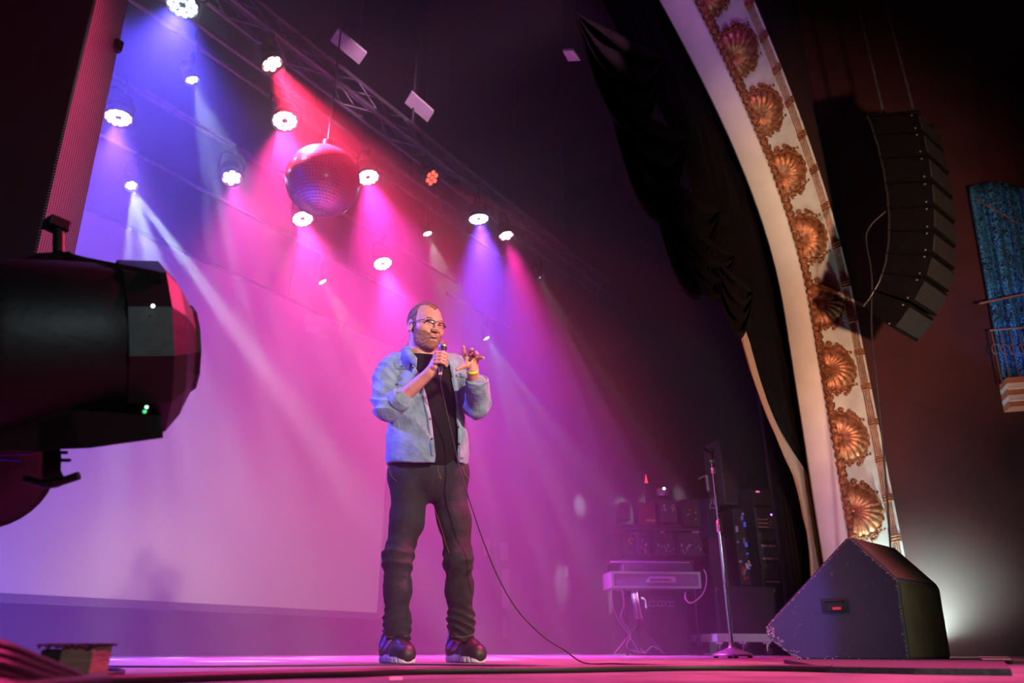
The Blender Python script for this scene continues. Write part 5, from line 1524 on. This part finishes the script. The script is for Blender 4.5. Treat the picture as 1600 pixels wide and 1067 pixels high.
for k in range(6):
    c0 = hw(1556+14*k, 548, .20); mb = MB(); mb.tube([c0+hdir*(.05*math.cos(a)*(1-a/8))+Vector((0, 0, .09*math.sin(a)*(1-a/8))) for a in np.linspace(0, 5.5, 14)], .006, 6); obj('iron_scroll', mb, m_iron, bx_)
for k in range(5):
    y0 = 602+k*8.5; m = m_cream if k % 2 else mat('terracotta_mould', (.42,.15,.09), .7) if k == 0 else bpy.data.materials['terracotta_mould'] if k % 2 == 0 else m_cream
    a0 = hw(1561+k*1.5, y0, .0); a1 = hw(1690, y0-14, .0)
    mb = MB(); z0_, z1_ = a0.z, hw(1561+k*1.5, y0+8.5, 0).z; dd = .24-.012*k
    L_ = 2.0
    P = [a0, a0+hdir*L_, a0+hdir*L_+WN*dd, a0+WN*dd]
    mb.add([Vector((p.x, p.y, z)) for z in (z0_, z1_) for p in P], [(0, 1, 2, 3), (7, 6, 5, 4), (0, 4, 5, 1), (1, 5, 6, 2), (2, 6, 7, 3), (3, 7, 4, 0)])
    obj('ledge_moulding', mb, m, bx_)
spot('box_light', hw(1600, 585, .55), hw(1560, 400, 0), 20, (.05, .30, 1), 100, 1, .08)

# ---------------------------------------------------------------- lamp on the floor beyond the wedge
fp = Vector((*atb(1452, 1020, 7.2)[:2], 0)); fp = on_plane(1462, 1015, WA+WN*.38, WN); fp.z = 0
fl = thing('floor_uplight', 'small floor lamp hidden behind the wedge lighting the wall', 'lamp', tuple(fp))
mb = MB(); mb.box((-.09, -.09, 0), (.09, .09, .07), .01, Matrix.Translation(fp)); obj('housing', mb, M_['black'], fl)
mb = MB(); mb.cyl(fp+Vector((0, 0, .07)), fp+Vector((0, 0, .085)), .06); obj('lens', mb, emis('lamp_white', (.8, 1, .92), 10), fl)
spot('uplight', fp+Vector((0, 0, .10)), fp+Vector((.28, -.1, 1.0)), 210, (.70, 1, .88), 150, 1, .05)
hc_ = fp+WN*.25+Vector((0, 0, .25)); hr_ = 1.15
hm2 = bpy.data.materials.new('drifting_haze'); hm2.use_nodes = True; nt = hm2.node_tree; nt.nodes.clear()
o2_ = nt.nodes.new('ShaderNodeOutputMaterial'); v2_ = nt.nodes.new('ShaderNodeVolumeScatter'); v2_.inputs['Anisotropy'].default_value = .1; nt.links.new(v2_.outputs[0], o2_.inputs['Volume'])
tc = nt.nodes.new('ShaderNodeTexCoord'); ln = nt.nodes.new('ShaderNodeVectorMath'); ln.operation = 'LENGTH'; nt.links.new(tc.outputs['Object'], ln.inputs[0])
mr = nt.nodes.new('ShaderNodeMapRange'); mr.interpolation_type = 'SMOOTHSTEP'; mr.inputs[1].default_value = hr_*.98; mr.inputs[2].default_value = 0; mr.inputs[3].default_value = 0; mr.inputs[4].default_value = .34
nt.links.new(ln.outputs['Value'], mr.inputs[0]); nt.links.new(mr.outputs[0], v2_.inputs['Density'])
tag(obj('house_haze', MB().sph(hc_, hr_, n=24), hm2, origin=tuple(hc_)), 'soft haze lit white on the wall beside the wedge monitor', 'haze', kind='stuff')

# ---------------------------------------------------------------- cables, tape and board on the stage floor
def fpts(L, z): return [Vector((*atz(px, py, z)[:2], z)) for px, py in L]
tag(obj('thick_cable', MB().tube(smooth_path(fpts([(-60, 1068), (150, 1063), (400, 1055), (560, 1051), (650, 1048), (800, 1046.5), (900, 1045.5), (1050, 1043), (1180, 1043), (1300, 1045)], .010), 8), .0095, 10), M_['cable']), 'thick black cable lying right across the front of the stage', 'cable')
P = fpts([(1225, 1036), (1400, 1034), (1565, 1032), (1582, 1056), (1430, 1054), (1290, 1051)], 0)
mb = MB(); top_ = [p+Vector((0, 0, .016)) for p in P]; n = len(P)
mb.add(P+top_, [tuple(range(n))[::-1], tuple(range(n, 2*n))]+[(i, (i+1) % n, n+(i+1) % n, n+i) for i in range(n)])
tag(obj('rubber_mat', mb, mat('black_rubber_mat', (.018,.017,.018), .7, bump=.5, bscale=60)), 'ragged black rubber mat on the floor under the wedge monitor', 'mat')
P = fpts([(1528, 1026.5), (1575, 1027), (1580, 1031), (1535, 1031)], .0175); mb = MB(); mb.add(P+[p+Vector((0, 0, .004)) for p in P], [(3, 2, 1, 0), (4, 5, 6, 7), (0, 1, 5, 4), (1, 2, 6, 5), (2, 3, 7, 6), (3, 0, 4, 7)])
tag(obj('paper_scrap', mb, mat('paper', (.55,.60,.58), .7)), 'small white paper scrap on the floor past the wedge monitor', 'paper')
P = fpts([(608, 1058.5), (628, 1058), (629, 1062.5), (609, 1063)], .001); mb = MB(); mb.add(P+[p+Vector((0, 0, .0012)) for p in P], [(3, 2, 1, 0), (4, 5, 6, 7), (0, 1, 5, 4), (1, 2, 6, 5), (2, 3, 7, 6), (3, 0, 4, 7)])
tag(obj('tape_piece', mb, mat('cream_tape', (.85,.75,.50), .6)), 'small cream piece of tape on the floor before the performer', 'tape')
tag(obj('floor_cable', MB().tube(smooth_path(fpts([(120, 1043.5), (160, 1044), (190, 1048), (185, 1052), (150, 1053), (130, 1050)], .007), 6), .006, 8), M_['cable']), 'loop of thin black cable beside the wooden block', 'cable')

# ---------------------------------------------------------------- nearest things at the left edge
# wooden block with frayed black tape
Bk = 1.55
bk = thing('wooden_block', 'rough wooden block topped with frayed black tape', 'block', tuple(Vector((*atb(105, 1050, Bk)[:2], 0))))
a = atb(92, 1060, Bk); rot = Matrix.Rotation(-AZ+R(-6), 3, 'Z')
wl = (atb(145, 1010, Bk)-atb(92, 1010, Bk)).length; zt = atb(120, 1008, Bk).z
c = Vector((*((atb(92, 1030, Bk)+atb(144, 1030, Bk))/2)[:2], zt/2))
mb = MB(); mb.cbox(c+rot @ Vector((0, .03, 0)), (wl, .06, zt), .002, rot); obj('block', mb, mat('raw_plywood', (.22,.185,.12), .85, noise=.35, nscale=14, stretch=(1, 1, 6), bump=.3, bscale=50), bk)
random.seed(4); rows = []
for i in range(10):
    u = i/9; row = []
    for j in range(24):
        v = j/23; row.append(c+rot @ Vector((-wl*1.25+v*wl*1.82+.003*random.random(), .065-u*.072, zt/2+.0005+.002*random.random()-(.010 if i == 9 else 0)*random.random())))
    rows.append(row)
obj('frayed_tape', MB().grid(rows, False), M_['blackmat'], bk, solid=.003)
mb = MB(); mb.cbox(c+rot @ Vector((-wl*.86, .032, -.003)), (wl*.70, .055, zt-.008), .004, rot); obj('tape_wrapped_end', mb, mat('gaffer_black', (.02,.018,.018), .7, noise=.3), bk)
# bundle of fat cables
m_cb = mat('black_cable_sheath', (.005,.005,.005), .42, bump=.08, bscale=60)
bun = thing('cable_bundle', 'fat bundle of black cables sloping down in the near corner', 'cables', tuple(Vector((*atb(40, 1067, 1.15)[:2], 0))))
for k in range(6):
    o_ = .030*k
    pts = [atb(-80, 995+14*k, 1.0)+Vector((0, 0, .0)), atb(0, 1012+15*k, 1.05), atb(60, 1036+13*k, 1.12), atb(110, 1056+10*k, 1.2), atb(135, 1072+9*k, 1.26), atb(150, 1098+8*k, 1.3)]
    pts = [Vector((p.x, p.y, max(p.z, .012))) for p in pts]
    obj('cable_strand', MB().tube(smooth_path(pts, 6), .0105+.001*(k % 3), 10), m_cb, bun)
# stage profile lantern hanging close to the lens
Bf = 1.62
def F(px, py, db=0): return atb(px, py, Bf+db)
lt = thing('stage_lantern', 'big black stage lantern close to the lens pointing across the stage', 'stage light', tuple(F(120, 700)))
m_lan = mat('lantern_black', (.0025,.0025,.0025), .5, .0, noise=.3, nscale=10, bump=.1, bscale=40)
cL, cR_ = F(-60, 548, -.12), F(265, 545, .10)
ax = (cR_-cL).normalized(); Mx = Matrix.Translation(cL) @ ax.to_track_quat('Z', 'Y').to_matrix().to_4x4(); LL = (cR_-cL).length
rb_ = (F(150, 420)-F(150, 665)).length/2
mb = MB(); mb.lathe([(.02, -.02), (rb_*.9, 0), (rb_*1.0, LL*.2), (rb_*1.02, LL*.6), (rb_*.98, LL*.86), (rb_*.80, LL*.97), (rb_*.62, LL*1.02), (rb_*.60, LL*1.0), (.01, LL*.98)], 40, Mx, True, True)
obj('barrel', mb, m_lan, lt)
# octagonal colour frame holder around the mouth
mb = MB(); hr = (F(270, 480)-F(270, 600)).length/2
mb.lathe([(rb_*.98, LL*.70), (rb_*1.05, LL*.72), (rb_*1.06, LL*.935), (rb_*.86, LL*1.02), (hr*1.12, LL*1.10), (hr*1.10, LL*1.125), (hr*1.02, LL*1.125), (hr*.98, LL*.8)], 12, Mx @ Matrix.Rotation(R(22.5), 4, 'Z'), False, False)
obj('colour_frame', mb, m_lan, lt)
def flap(pix, dn, name, db=.03, th=.012):
    P = [F(px, py, -.10) for px, py in pix]+[F(px, py, .16) for px, py in pix]
    n = len(pix); mb = MB(); mb.add(P, [tuple(range(n)), tuple(range(n, 2*n))[::-1]]+[(i, (i+1) % n, n+(i+1) % n, n+i) for i in range(n)])
    return obj(name, mb, m_lan, lt)
flap([(100, 393), (135, 402), (249, 424), (252, 441), (150, 432), (95, 428)], 1, 'top_flap')
flap([(60, 660), (120, 640), (252, 650), (255, 684), (140, 700), (60, 703)], -1, 'bottom_flap')
flap([(-40, 430), (60, 395), (110, 393), (130, 440), (60, 470), (-40, 480)], -1, 'rear_housing')
flap([(-40, 640), (110, 640), (125, 697), (60, 706), (-40, 700)], -1, 'rear_housing')
def led(px, py, col, s, r):
    mb = MB(); mb.sph(F(px, py, -.135-.02), r, n=10); obj('indicator_led', mb, emis('led_%d' % px, col, s), lt)
def hit_lan(px, py): return None
led(239, 478, (.8, 1, 1), 8, .0034); led(229, 636, (.3, 1, .6), 6, .0030); led(226, 643, (.05, .8, .25), 1.5, .0038)
# clamp under the lantern
mb = MB()
for p in ([(66, 700), (94, 700), (96, 715), (95, 735), (100, 745), (66, 750)],):
    P = [F(px, py, .0) for px, py in p]+[F(px, py, .05) for px, py in p]; n = len(p); mb.add(P, [tuple(range(n)), tuple(range(n, 2*n))[::-1]]+[(i, (i+1) % n, n+(i+1) % n, n+i) for i in range(n)])
obj('clamp', mb, m_lan, lt)
for py, x1 in ((707, 105), (719, 110)): obj('clamp_bolt', MB().cyl(F(90, py, .02), F(x1, py, .02), .004, n=8), m_lan, lt)
mb = MB(); mb.tube(smooth_path([F(38, 748, .02), F(70, 755, .02), F(95, 752, .02), F(123, 743, .02)], 6), [.008]*6+[.012]*6+[.010]*6+[.010], 8); obj('wing_bolt', mb, m_lan, lt)
mb = MB(); mb.cyl(F(92, 396, .02), F(92, 345, .02), .014); mb.cbox(F(88, 352, .02), (.05, .05, .03), .004); obj('yoke_bolt', mb, m_lan, lt)
# second lantern below, mostly out of the frame
l2 = thing('finned_lantern', 'round finned lantern below the big one with a blue glow painted on its edge', 'stage light', tuple(F(0, 800, .15)))
c2 = F(-18, 735, .22); r2 = (F(-18, 735, .22)-F(55, 760, .22)).length
ax2 = W(.75, -.55, -.35).normalized(); M2 = Matrix.Translation(c2) @ ax2.to_track_quat('Z', 'Y').to_matrix().to_4x4()
mb = MB(); mb.lathe([(.02, -.10), (r2*.8, -.09), (r2*.95, -.02), (r2, .03), (r2*.9, .05), (.01, .055)], 32, M2)
obj('body', mb, m_lan, l2)
for k in range(9):
    mb = MB(); mb.lathe([(r2*.80, -.085+.016*k), (r2*1.03, -.083+.016*k), (r2*.80, -.080+.016*k)], 32, M2, False, False); obj('cooling_fin', mb, M_['steel'] if k % 3 == 0 else m_lan, l2)
obj('blue_edge', MB().tube([F(-20, 711, .05), F(10, 710, .05), F(52, 708, .05)], .003, 6), mat('violet_glow_paint', (.30,.12,.75), .4), l2)  # blue glow of the rim put into the colour of thin tubes
obj('lower_blue_edge', MB().tube([F(-20, 717, .05), F(10, 717.5, .05), F(32, 719, .05)], .0035, 6), mat('blue_glow_paint', (.08,.08,.85), .4), l2)
# speaker column with a perforated side, hanging above the lantern
Bc = 1.95
cl_ = thing('speaker_column', 'black hanging speaker column with a perforated side lit pink', 'speaker', tuple(atb(95, 400, Bc)))
def C(px, py, db=0): return atb(px, py, Bc+db)
pL, pR = C(75, 330), C(120, 393, .30)
m_perf = bpy.data.materials.new('perforated_steel'); m_perf.use_nodes = True; nt = m_perf.node_tree; bs = nt.nodes['Principled BSDF']; bs.inputs['Roughness'].default_value = .5; bs.inputs['Metallic'].default_value = .2
tc = nt.nodes.new('ShaderNodeTexCoord'); vo = nt.nodes.new('ShaderNodeTexVoronoi'); vo.voronoi_dimensions = '2D'; vo.inputs['Scale'].default_value = 95; vo.inputs['Randomness'].default_value = 0.0
_dw = (Vector((pR.x-pL.x, pR.y-pL.y, 0))).normalized(); dn = nt.nodes.new('ShaderNodeVectorMath'); dn.operation = 'DOT_PRODUCT'; dn.inputs[1].default_value = _dw*.55; nt.links.new(tc.outputs['Object'], dn.inputs[0])
sx_n = nt.nodes.new('ShaderNodeSeparateXYZ'); nt.links.new(tc.outputs['Object'], sx_n.inputs[0]); cx_n = nt.nodes.new('ShaderNodeCombineXYZ'); nt.links.new(dn.outputs['Value'], cx_n.inputs[0]); nt.links.new(sx_n.outputs[2], cx_n.inputs[1]); nt.links.new(cx_n.outputs[0], vo.inputs['Vector']); cr = nt.nodes.new('ShaderNodeValToRGB'); cr.color_ramp.elements[0].position = .36; cr.color_ramp.elements[1].position = .46
cr.color_ramp.elements[0].color = (.012, .010, .012, 1); cr.color_ramp.elements[1].color = (.42, .40, .42, 1); nt.links.new(vo.outputs['Distance'], cr.inputs[0]); nt.links.new(cr.outputs[0], bs.inputs['Base Color'])
zb_, zt_ = C(100, 420).z, C(170, -120).z
wv = Vector((pR.x-pL.x, pR.y-pL.y, 0))
xL = Vector((pL.x, pL.y, 0)); xR = Vector((pR.x, pR.y, 0))
dirw = (xR-xL).normalized(); nrm_ = Vector((0, 0, 1)).cross(dirw)
if nrm_.dot(xL) > 0: nrm_ = -nrm_
def prismz(P, z0, z1, m, name, parent, tilt=(0, 0, 0)):
    n = len(P); t = Vector(tilt); mb = MB(); mb.add([Vector((p.x, p.y, z0)) for p in P]+[Vector((p.x, p.y, z1))+t for p in P], [tuple(range(n))[::-1], tuple(range(n, 2*n))]+[(i, (i+1) % n, n+(i+1) % n, n+i) for i in range(n)]); return obj(name, mb, m, parent)
prismz([xL+nrm_*.004, xR+nrm_*.004, xR-nrm_*.004, xL-nrm_*.004], zb_, zt_, m_perf, 'perforated_side', cl_, W(-.065, 0, 0))
prismz([xL-nrm_*.0045-dirw*.004, xR-nrm_*.0045, xR-nrm_*.60, xL-nrm_*.60-dirw*.004], zb_, zt_, m_lan, 'cabinet', cl_, W(-.065, 0, 0))
q = C(184, 72, .27); mb = MB(); mb.cbox(q, (.032, .03, .05), .006); mb.cyl(q, q+W(.012, -.01, -.008), .003); obj('side_knob', mb, m_lan, cl_)
# the unseen lamp added off to the side reddens this column
